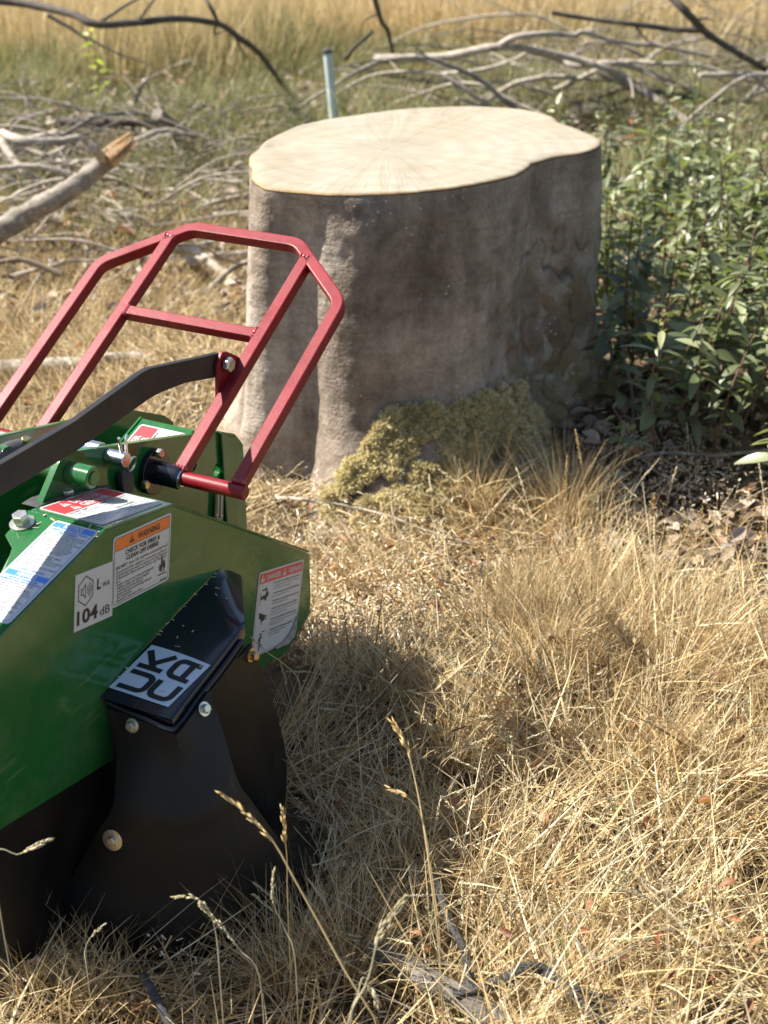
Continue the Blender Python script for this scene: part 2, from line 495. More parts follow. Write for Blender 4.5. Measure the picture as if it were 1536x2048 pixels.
    for i in range(nr - 1):
        s0, s1 = 1 + i * NT, 1 + (i + 1) * NT
        j = np.arange(NT); jn = (j + 1) % NT
        F.append(np.stack([s0 + j, s1 + j, s1 + jn, s0 + jn], -1))
    F = np.concatenate(F)
    me = MB(); me.v = [tuple(p) for p in V]; me.f = [tuple(f) for f in F] + [(0, 1 + j, 1 + (j + 1) % NT) for j in range(NT)]
    rimv = np.concatenate([[0.0]] + [np.full(NT, 0.0 if f < 0.975 else 0.25 if f < 0.99 else 0.7 if f < 1 else 0.9) for f in fr] + [np.ones(NT)]).astype(np.float32)
    me = me.mesh('cut_face', angle=60)
    me.attributes.new('rim', 'FLOAT', 'POINT').data.foreach_set('value', rimv)
    m, nt, b = mat('fresh_sawn_wood')
    oc = coord(nt)
    mp = node(nt, 'ShaderNodeMapping'); mp.inputs['Location'].default_value = (-pith[0], -pith[1], 0); nt.links.new(oc, mp.inputs['Vector'])
    sep = node(nt, 'ShaderNodeSeparateXYZ'); nt.links.new(mp.outputs[0], sep.inputs[0])
    at = node(nt, 'ShaderNodeMath', operation='ARCTAN2'); nt.links.new(sep.outputs[1], at.inputs[0]); nt.links.new(sep.outputs[0], at.inputs[1])
    ln = node(nt, 'ShaderNodeVectorMath', operation='LENGTH'); nt.links.new(mp.outputs[0], ln.inputs[0])
    sn = node(nt, 'ShaderNodeMath', operation='SINE'); nt.links.new(at.outputs[0], sn.inputs[0])
    cs = node(nt, 'ShaderNodeMath', operation='COSINE'); nt.links.new(at.outputs[0], cs.inputs[0])
    cb = node(nt, 'ShaderNodeCombineXYZ'); nt.links.new(sn.outputs[0], cb.inputs[0]); nt.links.new(cs.outputs[0], cb.inputs[1])
    lz = node(nt, 'ShaderNodeMath', operation='MULTIPLY', i_1=0.9); nt.links.new(ln.outputs['Value'], lz.inputs[0]); nt.links.new(lz.outputs[0], cb.inputs[2])
    ray_n = noise(nt, 13, 6, 0.7, cb.outputs[0], 0.9)
    c = ramp(nt, ray_n, [(0.24, (0.26, 0.215, 0.145)), (0.42, (0.32, 0.283, 0.212)), (0.66, (0.36, 0.332, 0.272))])
    rg = node(nt, 'ShaderNodeTexWave', wave_type='RINGS', rings_direction='SPHERICAL', i_Scale=16.0, i_Distortion=2.2, i_Detail=3.0)
    nt.links.new(mp.outputs[0], rg.inputs['Vector'])
    c = mix(nt, 0.16, c, ramp(nt, rg.outputs['Fac'], [(0.2, (0.72, 0.62, 0.5)), (0.6, (1, 1, 1))]), 'MULTIPLY')
    blot = noise(nt, 3.2, 4, 0.55, oc)
    c = mix(nt, 0.5, c, ramp(nt, blot, [(0.34, (0.86, 0.78, 0.62)), (0.55, (1, 1, 1)), (0.75, (1.08, 1.08, 1.08))]), 'MULTIPLY')
    rot = node(nt, 'ShaderNodeMapping'); rot.inputs['Rotation'].default_value = (0, 0, 0.5); rot.inputs['Scale'].default_value = (4, 34, 4); nt.links.new(oc, rot.inputs['Vector'])
    saw = noise(nt, 5, 6, 0.7, rot.outputs[0])
    c = mix(nt, 0.6, c, ramp(nt, saw, [(0.35, (0.76, 0.71, 0.62)), (0.6, (1.06, 1.06, 1.06))]), 'MULTIPLY')
    ra = node(nt, 'ShaderNodeAttribute', attribute_name='rim')
    c = mix(nt, ra.outputs['Fac'], c, (0.30, 0.19, 0.08))
    # dark heart checks radiating from the pith
    hk = node(nt, 'ShaderNodeMapRange', i_1=0.16, i_2=0.0); nt.links.new(ln.outputs['Value'], hk.inputs[0])
    ck = ramp(nt, noise(nt, 6, 1, 0.4, cb.outputs[0]), [(0.485, (0, 0, 0)), (0.5, (0.85,) * 3), (0.515, (0, 0, 0))])
    kf = node(nt, 'ShaderNodeMath', operation='MULTIPLY'); nt.links.new(ck, kf.inputs[0]); nt.links.new(hk.outputs[0], kf.inputs[1])
    c = mix(nt, kf.outputs[0], c, (0.22, 0.13, 0.05))
    nt.links.new(c, b.inputs['Base Color'])
    b.inputs['Roughness'].default_value = 0.8
    b.inputs['Specular IOR Level'].default_value = 0.25
    hh = node(nt, 'ShaderNodeMath', operation='MULTIPLY_ADD', i_1=0.7); nt.links.new(saw, hh.inputs[0]); nt.links.new(ray_n, hh.inputs[2])
    bump(nt, b, hh.outputs[0], 0.5, 0.006)
    obj('cut_face', me, m, root)
    # moss cushions on the foot, front right: fronds over lumpy pads
    mrng = np.random.default_rng(5)
    Vs = []
    cents = []
    while len(cents) < 620:
        aa = mrng.uniform(-113, -30); zz = mrng.uniform(-0.01, 0.24) ** 1.0
        lim = 0.22 * min(1, (aa + 116) / 14) * (1.0 if aa < -55 else max(0.35, 1 - (aa + 55) / 30))
        if zz > lim: continue
        clump = float(fbm(aa * 0.12, zz * 22, 0, 61, 2))
        if clump < -0.08 and mrng.random() > 0.12: continue
        cents.append((math.radians(aa), zz))
    for aa, zz in cents:
        b_ = np.interp(aa, T, ri, period=2 * math.pi)
        r0 = float(radius(np.array(aa), np.array(zz), np.array(b_)))
        c = np.array([math.cos(aa) * r0, math.sin(aa) * r0, zz])
        out = np.array([math.cos(aa), math.sin(aa), 0.45]); out /= np.linalg.norm(out)
        rc = mrng.uniform(0.008, 0.021)
        N = int(130 * (rc / 0.015) ** 1.4)
        d = mrng.normal(0, 1, (N, 3)); d /= np.linalg.norm(d, axis=1)[:, None]
        d = np.where((d @ out)[:, None] < -0.1, -d, d)
        P0 = c + d * rc * mrng.uniform(0.75, 1.05, (N, 1)) * np.array([1.25, 1.25, 0.85])
        for f in range(2):
            e = d + mrng.normal(0, 0.55, (N, 3)); e /= np.linalg.norm(e, axis=1)[:, None]
            s = np.cross(e, mrng.normal(0, 1, (N, 3))); s /= np.linalg.norm(s, axis=1)[:, None]
            L_ = mrng.uniform(0.003, 0.008, (N, 1)); w = mrng.uniform(0.0014, 0.0030, (N, 1))
            Vs.append(np.stack([P0 - d * 0.003 - s * w, P0 + e * L_, P0 - d * 0.003 + s * w], 1).reshape(-1, 3))
    V = np.concatenate(Vs); F = np.arange(len(V)).reshape(-1, 3)
    mm = grass_mat('moss', [(0, (0.52, 0.44, 0.20)), (0.45, (0.74, 0.66, 0.37)), (0.8, (0.85, 0.79, 0.52)), (1, (0.60, 0.45, 0.23))], patch=((0.30, 0.22, 0.10), 0.52, 0.68, 0.6), trans=0.4, pscale=9)
    obj('moss', mesh_np('moss', V, F, False), mm, root, kind='stuff')
    return root, ri, T
stump_root, stump_r, stump_T = stump()

# ================================================================== STUMP GRINDER
YAW = rad(26)
AL = np.array([math.sin(YAW), math.cos(YAW), 0]); AR = np.array([math.cos(YAW), -math.sin(YAW), 0]); AZ = np.array([0, 0, 1.0])
GO = np.array([-0.2854, 1.5602, 0.0])
grinder = empty('stump_grinder', tuple(GO), 'green stump grinder with red tube guard and black rubber skirts, cut off by left edge', 'stump grinder', rz=-YAW)

def loc(p):
    q = np.asarray(p) - GO
    return np.array([q @ AR, q @ AL, q[2]])
def onR(x, y, r): return loc(hit(x, y, GO + AR * r, AR))
def onL(x, y, l): return loc(hit(x, y, GO + AL * l, AL))
def onZ(x, y, z): return loc(hit(x, y, (0, 0, z), AZ))
def gpart(name, mb, m, parent=None, bevel=0.0, **kw):
    me = mb if isinstance(mb, bpy.types.Mesh) else mb.mesh(name, bevel=bevel)
    return obj(name, me, M[m] if isinstance(m, str) else m, parent or grinder, **kw)

def bolt(p, n, r=0.011, m='zinc', washer=0.017, h=0.009, spin=0.3, parent=None):
    """hex-head bolt on a washer; p local position, n outward direction"""
    p = Vector(p); n = Vector(n).normalized()
    q = n.to_track_quat('Z', 'Y').to_matrix().to_4x4(); T_ = Matrix.Translation(p) @ q @ Matrix.Rotation(spin, 4, 'Z')
    def pt(v): return tuple(T_ @ Vector(v))
    b = MB()
    prof = [(r * 0.98, 0.0), (r, 0.001), (r, h * 0.82), (r * 0.88, h)]
    vs = [pt((rr * math.cos(i * math.pi / 3), rr * math.sin(i * math.pi / 3), 0.002 + zz)) for rr, zz in prof for i in range(6)]
    fs = [(k * 6 + i, k * 6 + (i + 1) % 6, (k + 1) * 6 + (i + 1) % 6, (k + 1) * 6 + i) for k in range(3) for i in range(6)] + [tuple(18 + i for i in range(6)), tuple(range(5, -1, -1))]
    b.add(vs, fs)
    o = gpart('bolt', b.mesh('bolt', bevel=0.0006, seg=1), m, parent)
    if washer:
        w = MB(); N = 24
        rings = [(0.004, 0), (washer, 0), (washer, 0.0022), (washer * 0.55, 0.0026), (0.004, 0.0026)]
        vs = [pt((a * math.cos(i * 2 * math.pi / N), a * math.sin(i * 2 * math.pi / N), z)) for a, z in rings for i in range(N)]
        fs = [(k * N + i, k * N + (i + 1) % N, (k + 1) * N + (i + 1) % N, (k + 1) * N + i) for k in range(4) for i in range(N)]
        w.add(vs, fs)
        gpart('washer', w, m, o)
    return o

def plateR(pts, r0, t, holes=()):
    """vertical plate: pts = (L, z) outline, outer face at R = r0, thickness t towards -R"""
    return MB().prism([(r0, l, z) for l, z in pts], (-t, 0, 0), [[(r0, l, z) for l, z in h] for h in holes])

def circ(cl, cz, r, n=20): return [(cl + r * math.cos(i * 2 * math.pi / n), cz + r * math.sin(i * 2 * math.pi / n)) for i in range(n)]
def LZ(x, y, r): p = onR(x, y, r); return (p[1], p[2])

PR = -0.110                                              # outer face of the near shroud
PW = 0.122                                               # shroud width
A_ = LZ(210, 1060, PR); B_ = LZ(345, 1010, PR); C_ = LZ(618, 1103, PR); D_ = LZ(622, 1190, PR); E_ = LZ(577, 1303, PR)
F_ = LZ(0, 1660, PR); H_ = LZ(0, 1274, PR)
sl = (F_[1] - E_[1]) / (F_[0] - E_[0])                   # slope of the lower edge
F2 = (F_[0] - 0.03, F_[1] - 0.03 * sl)
hs_ = (A_[1] - H_[1]) / (A_[0] - H_[0])
H2 = (H_[0] - 0.08, H_[1] - 0.08 * hs_)
side = plateR([F2, E_, (D_[0] - 0.004, D_[1] - 0.03), D_, (C_[0] + 0.002, C_[1] - 0.006), (C_[0] - 0.006, C_[1]), B_, A_, H_, H2], PR, 0.006)
gpart('side_panel', side, 'green', bevel=0.0012)
def strip(p, q, r0, r1, t, ext=0.0):
    """sheet spanning R r0..r1 between the (L,z) points p and q, thickness t below"""
    d = np.array([q[0] - p[0], q[1] - p[1]]); d = d / np.linalg.norm(d); n = np.array([-d[1], d[0]])
    if n[1] < 0: n = -n
    o = n * t
    return MB().prism([(r0, p[0], p[1]), (r1, p[0], p[1]), (r1, q[0], q[1]), (r0, q[0], q[1])], (0, -o[0], -o[1]))
up = lambda p, h: (p[0], p[1] + h)
gpart('top_panel', strip(up(A_, 0.0025), up(B_, 0.0025), PR + 0.0015, PR - PW, 0.004), 'green', bevel=0.0014)
gpart('front_slope_panel', strip((B_[0] + 0.002, B_[1] + 0.001), (C_[0], C_[1] + 0.002), PR + 0.0015, PR - PW, 0.004), 'green', bevel=0.0014)
# sloped rear panel with a cut-away tab that carries the bolt
d_ = np.array([H2[0] - A_[0], H2[1] - A_[1]]); dl = np.linalg.norm(d_); d_ /= dl
n_ = np.array([d_[1], -d_[0]]); n_ = n_ if n_[1] > 0 else -n_
def onSlope(s, r, h=0.0): return (r, A_[0] + d_[0] * s + n_[0] * h, A_[1] + d_[1] * s + n_[1] * h + 0.0022)
def pxSlope(x, y):
    o_ = GO + AR * PR + AL * A_[0] + AZ * A_[1]; nn = AL * n_[0] + AZ * n_[1]
    p = loc(hit(x, y, o_, nn)); return ((p[1] - A_[0]) * d_[0] + (p[2] - A_[1]) * d_[1], p[0])
tl = [pxSlope(x, y) for x, y in ((62, 1018), (48, 1030), (10, 1072), (24, 1098), (3, 1160))]
outl = [(0.001, PR + 0.0015), (0.001, tl[0][1])] + tl[1:] + [(dl, tl[4][1] - 0.06), (dl, PR + 0.0015)]
gpart('sloped_panel', MB().prism([onSlope(s, r) for s, r in outl], tuple(np.array(onSlope(0, 0, -0.004)) - np.array(onSlope(0, 0)))), 'green', bevel=0.0014)
s_, r_ = pxSlope(45, 1050)
bolt(onSlope(s_, r_), (0, n_[0], n_[1]), 0.012, 'zinc', 0.017, 0.014)
# mounting bracket and bolt behind the top panel
bz = onR(131, 995, PR - PW - 0.012)
mbk = MB().prism([tuple(onR(x, y, PR - PW - 0.004)) for x, y in ((75, 1016), (98, 1002), (118, 996), (222, 970), (226, 976))], (-0.03, 0, 0))
gpart('hinge_bracket', mbk, 'dark_metal', bevel=0.002)
bolt((bz[0], bz[1], bz[2]), (0, 0.2, 1), 0.012, 'zinc', 0.018, 0.011)
# underside wall of the shroud so that it is a closed box
gpart('inner_wall', plateR([(F2[0], F2[1] + 0.06), (E_[0], E_[1] + 0.05), (D_[0] - .01, D_[1]), (C_[0] - .01, C_[1] - .01), (B_[0], B_[1] - .01), (A_[0], A_[1] - .01)], PR - PW, 0.004), 'green')

# ---- black box bolted to the side
lft = [onR(200, 1395, PR + 0.001), onR(278, 1310, PR + 0.001), onR(356, 1225, PR + 0.001), onR(437, 1140, PR + 0.001), onR(483, 1151, PR + 0.001)]
rgt = [onR(345, 1440, 0.0), onR(393, 1376, 0.0), onR(442, 1313, 0.0), onR(478, 1266, 0.0), onR(489, 1246, -0.004)]
NB = 8
rowsT = []
Lp = smooth_path(lft[:4], 10).tolist() + [list(np.array(lft[3]) * 0.5 + np.array(lft[4]) * 0.5 + np.array([0, 0, 0.004])), list(lft[4])]
Rp = smooth_path(rgt[:4], 10).tolist() + [list((np.array(rgt[3]) + np.array(rgt[4])) / 2), list(rgt[4])]
for a, b in zip(Lp, Rp):
    a, b = np.array(a), np.array(b)
    row = [a + (b - a) * t for t in np.linspace(0, 0.93, NB)]
    e = b - np.array([0, 0, 0.003]); row += [a + (b - a) * 0.98 - np.array([0, 0, 0.0006]), e, e - np.array([-0.0005, 0, 0.018])]
    rowsT.append(row)
k = len(rowsT[0])
bx = MB().add([p for r in rowsT for p in r], [(i * k + j, i * k + j + 1, (i + 1) * k + j + 1, (i + 1) * k + j) for i in range(len(rowsT) - 1) for j in range(k - 1)])
gpart('discharge_box', bx.mesh('discharge_box', angle=70), 'black_gloss')
nb = MB().prism([(PR + 0.002, 0.0, lft[0][2] - 0.002), (-0.003, 0.0, rgt[0][2] - 0.004), (-0.004, 0.0, 0.20), (PR + 0.002, 0.0, 0.17)], (0, 0.006, 0))
gpart('box_end_plate', nb, 'black_gloss', bevel=0.0015)
ob = MB().prism([(-0.004, 0.006, rgt[0][2] - 0.012), (-0.004, rgt[3][1], rgt[3][2] - 0.012), (-0.004, rgt[3][1] + 0.02, 0.26), (-0.004, 0.006, 0.22)], (-0.005, 0, 0))
gpart('box_side_plate', ob, 'black_gloss')
# folded rim under the top edge
rim = smooth_path([(PR + 0.004, -0.004, lft[0][2] - 0.010), (-0.055, -0.005, (lft[0][2] + rgt[0][2]) / 2 - 0.012), (-0.006, -0.004, rgt[0][2] - 0.014), (0.004, 0.010, rgt[0][2] - 0.013), (0.005, 0.06, rgt[1][2] - 0.013), (0.005, 0.126, rgt[2][2] - 0.013), (0.004, rgt[3][1], rgt[3][2] - 0.012)], 40)
gpart('rim', MB().tube(rim, 0.0042, 8), 'black_gloss')
rim2 = rim.copy(); rim2[:, 2] -= 0.010; rim2[:, 0] += 0.001
gpart('rim', MB().tube(rim2, 0.003, 8), 'rubber')

# ---- rubber skirts
def sheet(rows, t=0.005, name='rubber_flap', mname='rubber'):
    rows = np.array(rows); a, b = rows.shape[:2]
    du = np.gradient(rows, axis=1); dv = np.gradient(rows, axis=0)
    n = np.cross(du, dv); n /= np.linalg.norm(n, axis=-1)[..., None] + 1e-9
    v = np.concatenate([(rows + n * t / 2).reshape(-1, 3), (rows - n * t / 2).reshape(-1, 3)])
    o = a * b
    f = []
    for i in range(a - 1):
        for j in range(b - 1):
            q = [i * b + j, i * b + j + 1, (i + 1) * b + j + 1, (i + 1) * b + j]
            f.append(tuple(q)); f.append(tuple(x + o for x in reversed(q)))
    edge = [j for j in range(b)] + [i * b + b - 1 for i in range(1, a)] + [(a - 1) * b + j for j in range(b - 2, -1, -1)] + [i * b for i in range(a - 2, 0, -1)]
    for i in range(len(edge)):
        p, q = edge[i], edge[(i + 1) % len(edge)]
        f.append((p, p + o, q + o, q))
    return gpart(name, MB().add(v, f).mesh(name, angle=50), mname)

def dense(keys, n=26): return smooth_path(keys, n)
zb = -0.03
Lk = [onL(240, 1420, -0.008), onL(236, 1500, -0.026), onL(229, 1606, -0.056), onL(200, 1660, -0.070), onL(150, 1745, -0.093), onZ(104, 1850, 0.03), onZ(112, 1905, zb)]
Rk = [onR(414, 1383, 0.010), onR(440, 1450, 0.034), onR(472, 1558, 0.068), onR(500, 1602, 0.083), onR(570, 1700, 0.122), onZ(640, 1790, 0.02), onZ(660, 1822, zb)]
tops = []
NRW = 30
# interpolate the two edges by row; each row is a bend round the corner of the box
LL, RR = dense(Lk, NRW), dense(Rk, NRW)
rowsA = []
for i, (p, q) in enumerate(zip(LL, RR)):
    t = i / (NRW - 1)
    c = np.array([q[0] * (1 - 0.25 * t) + 0.004, p[1] * (1 - 0.1 * t) - 0.003, (p[2] + q[2]) / 2 - 0.018 * (1 - t)])
    cw = 0.86 - 0.50 * t
    s = np.linspace(0, 1, 25)[:, None]
    bez = (1 - s) ** 2 * p + 2 * s * (1 - s) * c + s ** 2 * q
    if t < 0.30:                                      # crisp fold near the box
        sharp = np.where(s < 0.5, p + (c - p) * 2 * s, c + (q - c) * (2 * s - 1)); w = (1 - t / 0.30) * 0.8
        bez = bez * (1 - w) + sharp * w
    wob = 0.0035 * math.sin(t * 5 + 1) * np.sin(s * 7)
    bez[:, 1:2] -= wob * t
    rowsA.append(bez)
sheet(rowsA, 0.006)
# flap further along the box side
Bl = [onR(404, 1384, 0.002), onR(430, 1470, 0.004), onR(440, 1560, 0.01), (0.02, 0.14, 0.06), (0.03, 0.14, -0.03)]
Br = [onR(500, 1288, 0.002), onR(522, 1350, 0.004), onR(547, 1420, 0.008), onR(569, 1515, 0.018), onR(566, 1610, 0.036), onZ(556, 1700, 0.02), onZ(554, 1730, zb)]
LL, RR = dense(Bl, NRW), dense(Br, NRW)
rowsB = []
for i, (p, q) in enumerate(zip(LL, RR)):
    s = np.linspace(0, 1, 12)[:, None]; t = i / (NRW - 1)
    row = p + (q - p) * s; row[:, 0:1] += 0.030 * t * np.sin(s * math.pi)
    rowsB.append(row)
sheet(rowsB, 0.006)
# skirt under the green side panel
rowsC = []
for i in range(12):
    t = i / 11
    l0, l1 = -0.245, 0.02
    z0, z1 = F_[1] + (l0 - F_[0]) * sl, F_[1] + (l1 - F_[0]) * sl
    row = []
    for s in np.linspace(0, 1, 20):
        l = l0 + (l1 - l0) * s; zt = z0 + (z1 - z0) * s + 0.03
        row.append((PR - 0.010 + 0.012 * math.sin(s * 9) * t, l, zt + (max(zb, -0.03 + 0.48 * max(0, -l - 0.02)) - zt) * t))
    rowsC.append(row)
sheet(rowsC, 0.005)
def nearest_n(rows, i, j):
    a = rows[i + 1][j] - rows[i - 1][j]; b = rows[i][j + 1] - rows[i][j - 1]
    n = np.cross(b, a); n /= np.linalg.norm(n)
    return n
rA = np.array(rowsA)
def flap_bolt(x, y, rows, **kw):
    pxs = []
    best = None
    for i in range(1, len(rows) - 1):
        for j in range(1, len(rows[0]) - 1):
            p = rows[i][j]; w = GO + AR * p[0] + AL * p[1] + AZ * p[2] - CAM
            d = w @ FW; u = 768 + FPX * (w @ RT) / d; v = 1024 - FPX * (w @ UPV) / d
            e = (u - x) ** 2 + (v - y) ** 2
            if best is None or e < best[0]: best = (e, i, j)
    _, i, j = best
    n = nearest_n(rows, i, j)
    # face the outside (towards the viewer's side)
    if n @ np.array([1, -1, 0.2]) < 0: n = -n
    return bolt(rows[i][j] + n * 0.0035, n, **kw)
flap_bolt(272, 1441, rA, r=0.0070, washer=0.0102, h=0.0075)
flap_bolt(389, 1412, rA, r=0.0070, washer=0.0102, h=0.0075)
flap_bolt(225, 1684, rA, r=0.0068, washer=0.0155, h=0.006)
flap_bolt(486, 1297, np.array(rowsB), r=0.0075, washer=0.0108, m='yellow_zinc', h=0.010)

# ---- pivot plates, housing between them
IR = -0.240
pin = onR(303, 942, IR); PL, PZ = pin[1], pin[2]
ip = [LZ(x, y, IR) for x, y in ((82, 1012), (117, 928), (124, 914), (138, 904), (435, 862), (470, 868), (486, 889), (494, 1052))]
ip = [(ip[0][0] - 0.02, 0.34)] + [ip[0]] + ip[1:] + [(ip[-1][0], 0.16), (ip[-1][0] - 0.08, 0.12)]
hol = [circ(*LZ(386, 931, IR), 0.0115), circ(*LZ(434, 939, IR), 0.0115)]
gpart('pivot_plate', plateR(ip, IR, 0.010, hol), 'green')
edge = [(IR, l, z) for l, z in ip[1:9]]
FR = -0.410
fp = [LZ(x, y, FR) for x, y in ((-160, 905), (0, 872), (125, 845), (262, 819), (330, 831), (347, 843))]
fp = [(fp[0][0], 0.34)] + fp + [(fp[-1][0] + 0.02, 0.20)]
gpart('pivot_plate', plateR(fp, FR, 0.010), 'green', bevel=0.0015)
# rounded nose column at the front of the near pivot plate
c0 = LZ(463, 880, IR)
nose = MB().prism([(IR + 0.001, *LZ(436, 864, IR)), (IR + 0.001, *LZ(462, 872, IR)), (IR + 0.001, LZ(462, 872, IR)[0], 0.16), (IR + 0.001, LZ(436, 864, IR)[0], 0.16)], (0.006, 0, 0))
gpart('stiffener', nose, 'green', bevel=0.002)
nl = ip[-3][0]
fr_ = MB().prism([(IR - 0.011, nl, 0.16), (IR - 0.011, nl - 0.002, ip[7][1] - 0.012), (FR + 0.0, nl + 0.012, ip[7][1] - 0.03), (FR + 0.0, nl + 0.012, 0.16)], (0, 0.006, 0))
gpart('front_plate', fr_, 'green', bevel=0.001)
# sloping housing panel between the plates, it carries the third danger label
q0 = onR(288, 838, -0.350); q1 = onR(386, 858, -0.252)
hl, hz = (q0[1] + q1[1]) / 2, (q0[2] + q1[2]) / 2
hp = ((hl, hz), (hl - 0.20, hz - 0.062))
hd = np.array([hp[1][0] - hp[0][0], hp[1][1] - hp[0][1]]); hd /= np.linalg.norm(hd); hn = np.array([hd[1], -hd[0]]); hn = hn if hn[1] > 0 else -hn
gpart('housing_panel', strip(hp[1], hp[0], IR - 0.011, -0.352, 0.005), 'green', bevel=0.0012)
hw = MB().prism([(-0.353, hp[0][0], hp[0][1] + 0.002), (-0.353, hp[1][0], hp[1][1] + 0.002), (-0.353, hp[1][0], hp[1][1] - 0.10), (-0.353, hp[0][0], hp[0][1] - 0.10)], (-0.004, 0, 0))
gpart('housing_wall', hw, 'green')
gpart('housing_floor', strip((hp[1][0] - 0.35, 0.44), (hp[0][0] + 0.06, 0.40), IR - 0.011, FR, 0.005), 'green')

# ---- hub, guard pin
hub = MB().cyl((IR + 0.0005, PL, PZ), (IR + 0.010, PL, PZ), 0.036, 40)
h_ = gpart('hub_flange', hub, 'black_gloss', bevel=0.001)
prof = [(0.010, 0.019), (0.016, 0.0185), (0.052, 0.0185), (0.056, 0.017)]
gpart('sleeve', MB().tube([(IR + a, PL, PZ) for a, r in prof], [r for a, r in prof], 32), 'black_gloss', h_)
gpart('seal_ring', MB().tube([(IR + 0.056, PL, PZ), (IR + 0.0585, PL, PZ)], [0.0145, 0.0135], 32), 'steel', h_)
bolt((IR + 0.010, *LZ(313, 905, IR + 0.010)), (1, 0, 0), 0.0075, 'zinc', 0, 0.009)
bolt((IR + 0.010, *LZ(284, 968, IR + 0.010)), (1, 0, 0), 0.0075, 'yellow_zinc', 0, 0.009)
# ---- the red guard
GA = rad(27.5)
GD = np.array([0, math.cos(GA), math.sin(GA)]); GN = np.array([0, -math.sin(GA), math.cos(GA)])
def G(r, d, n=0.0): return np.array([r, PL, PZ]) + GD * d + GN * n
def sqtube(path2, size=0.0205, n=0.0, name='rail'):
    """square tube along (R,d) points in the guard plane, rounded section corners"""
    P = np.array(path2, float)
    T2 = np.gradient(P, axis=0)
    for i in range(1, len(P) - 1):
        a = P[i] - P[i - 1]; b = P[i + 1] - P[i]; T2[i] = a / np.linalg.norm(a) + b / np.linalg.norm(b)
    T2[0] = P[1] - P[0]; T2[-1] = P[-1] - P[-2]
    T2 /= np.linalg.norm(T2, axis=1)[:, None]
    S2 = np.stack([T2[:, 1], -T2[:, 0]], -1)
    h = size / 2; c = 0.0022
    sec = []
    for sx, sy, a0 in ((1, 1, 0), (-1, 1, 90), (-1, -1, 180), (1, -1, 270)):
        for da in (0, 45, 90):
            a = rad(a0 + da); sec.append((sx * (h - c) + c * math.cos(a), sy * (h - c) + c * math.sin(a)))
    m = len(sec)
    V = [G(*(p + s * u), n + w) for p, s in zip(P, S2) for u, w in sec]
    F = [(i * m + j, i * m + (j + 1) % m, (i + 1) * m + (j + 1) % m, (i + 1) * m + j) for i in range(len(P) - 1) for j in range(m)]
    F += [tuple(range(m)), tuple((len(P) - 1) * m + j for j in reversed(range(m)))]
    return MB().add(V, F).mesh(name, smooth=False)
def fillet(pts, r=0.045, n=9):
    out = [np.array(pts[0], float)]
    for i in range(1, len(pts) - 1):
        p, a, b = (np.array(q, float) for q in (pts[i], pts[i - 1], pts[i + 1]))
        u = (a - p) / np.linalg.norm(a - p); v = (b - p) / np.linalg.norm(b - p)
        ha = math.acos(np.clip(u @ v, -1, 1)) / 2; tlen = r / math.tan(ha)
        s, e = p + u * tlen, p + v * tlen
        for t in np.linspace(0, 1, n): out.append((1 - t) ** 2 * s + 2 * t * (1 - t) * p + t * t * e)
    out.append(np.array(pts[-1], float))
    return out
GC = -0.325
OUT, INN = 0.238, 0.136
TOPD, SHD = 0.502, 0.388
guard_pts = [(GC + OUT, 0.010), (GC + OUT, SHD), (GC + INN - 0.030, TOPD), (GC - INN + 0.030, TOPD), (GC - OUT, SHD), (GC - OUT, 0.010)]
NOFF = 0.004
gpart('guard_loop', sqtube(fillet(guard_pts), n=NOFF), 'red')
for sgn in (1, -1):
    gpart('guard_bar', sqtube([(GC + sgn * INN, 0.006), (GC + sgn * INN, 0.474)], n=NOFF), 'red')
cb_ = (GC - INN + 0.0102, 0.293), (GC + INN - 0.0102, 0.293)
gpart('guard_crossbar', sqtube(cb_, size=0.0195, n=NOFF), 'red')
gpart('guard_pin', MB().tube([(IR + 0.050, PL, PZ), (GC + OUT + 0.014, PL, PZ), (GC + OUT + 0.0155, PL, PZ)], [0.0115, 0.0115, 0.0100], 24), 'red')
gpart('guard_pin', MB().tube([(FR - 0.06, PL, PZ), (GC - OUT - 0.014, PL, PZ)], [0.0125, 0.0125], 24), 'red')
def weld(p, r=0.007, n=9, axis=(1, 0, 0), ln=0.024):
    """a bead of overlapping weld ripples"""
    mb = MB(); a = np.array(axis, float); a /= np.linalg.norm(a)
    pts = [np.array(p) + a * (t - 0.5) * ln for t in np.linspace(0, 1, n)]
    mb.tube(pts, [r * (0.62 + 0.3 * (i % 2) + 0.12 * random.random()) * (0.6 if i in (0, n - 1) else 1) for i in range(n)], 10)
    return gpart('weld_bead', mb, 'weld')
for sgn in (1, -1):
    weld(G(GC + sgn * INN, 0.472, NOFF + 0.0075), axis=(1, 0, -0.2), r=0.005)
    weld(G(GC + sgn * (INN - 0.011), 0.293, NOFF + 0.007), axis=GD, r=0.0055)
weld(G(GC + INN, 0.010, 0.0115), axis=(1, 0, 0), r=0.0055); weld(G(GC + OUT, 0.011, 0.0110), axis=(1, 0, 0), r=0.005)
# lug and bolt for the support arm
LR = GC + INN - 0.0150
def onLug(x, y): return onR(x, y, LR)
lug = [onLug(x, y) for x, y in ((438, 704), (448, 702), (462, 708), (490, 722), (474, 752), (442, 806), (430, 800), (429, 730))]
gpart('arm_lug', MB().prism([tuple(p) for p in lug], (0.006, 0, 0)), 'red', bevel=0.001)
bp = onR(450, 728, LR + 0.006)
bolt(bp, (1, 0, 0), 0.0125, 'zinc', 0.0, 0.011, 0.2)
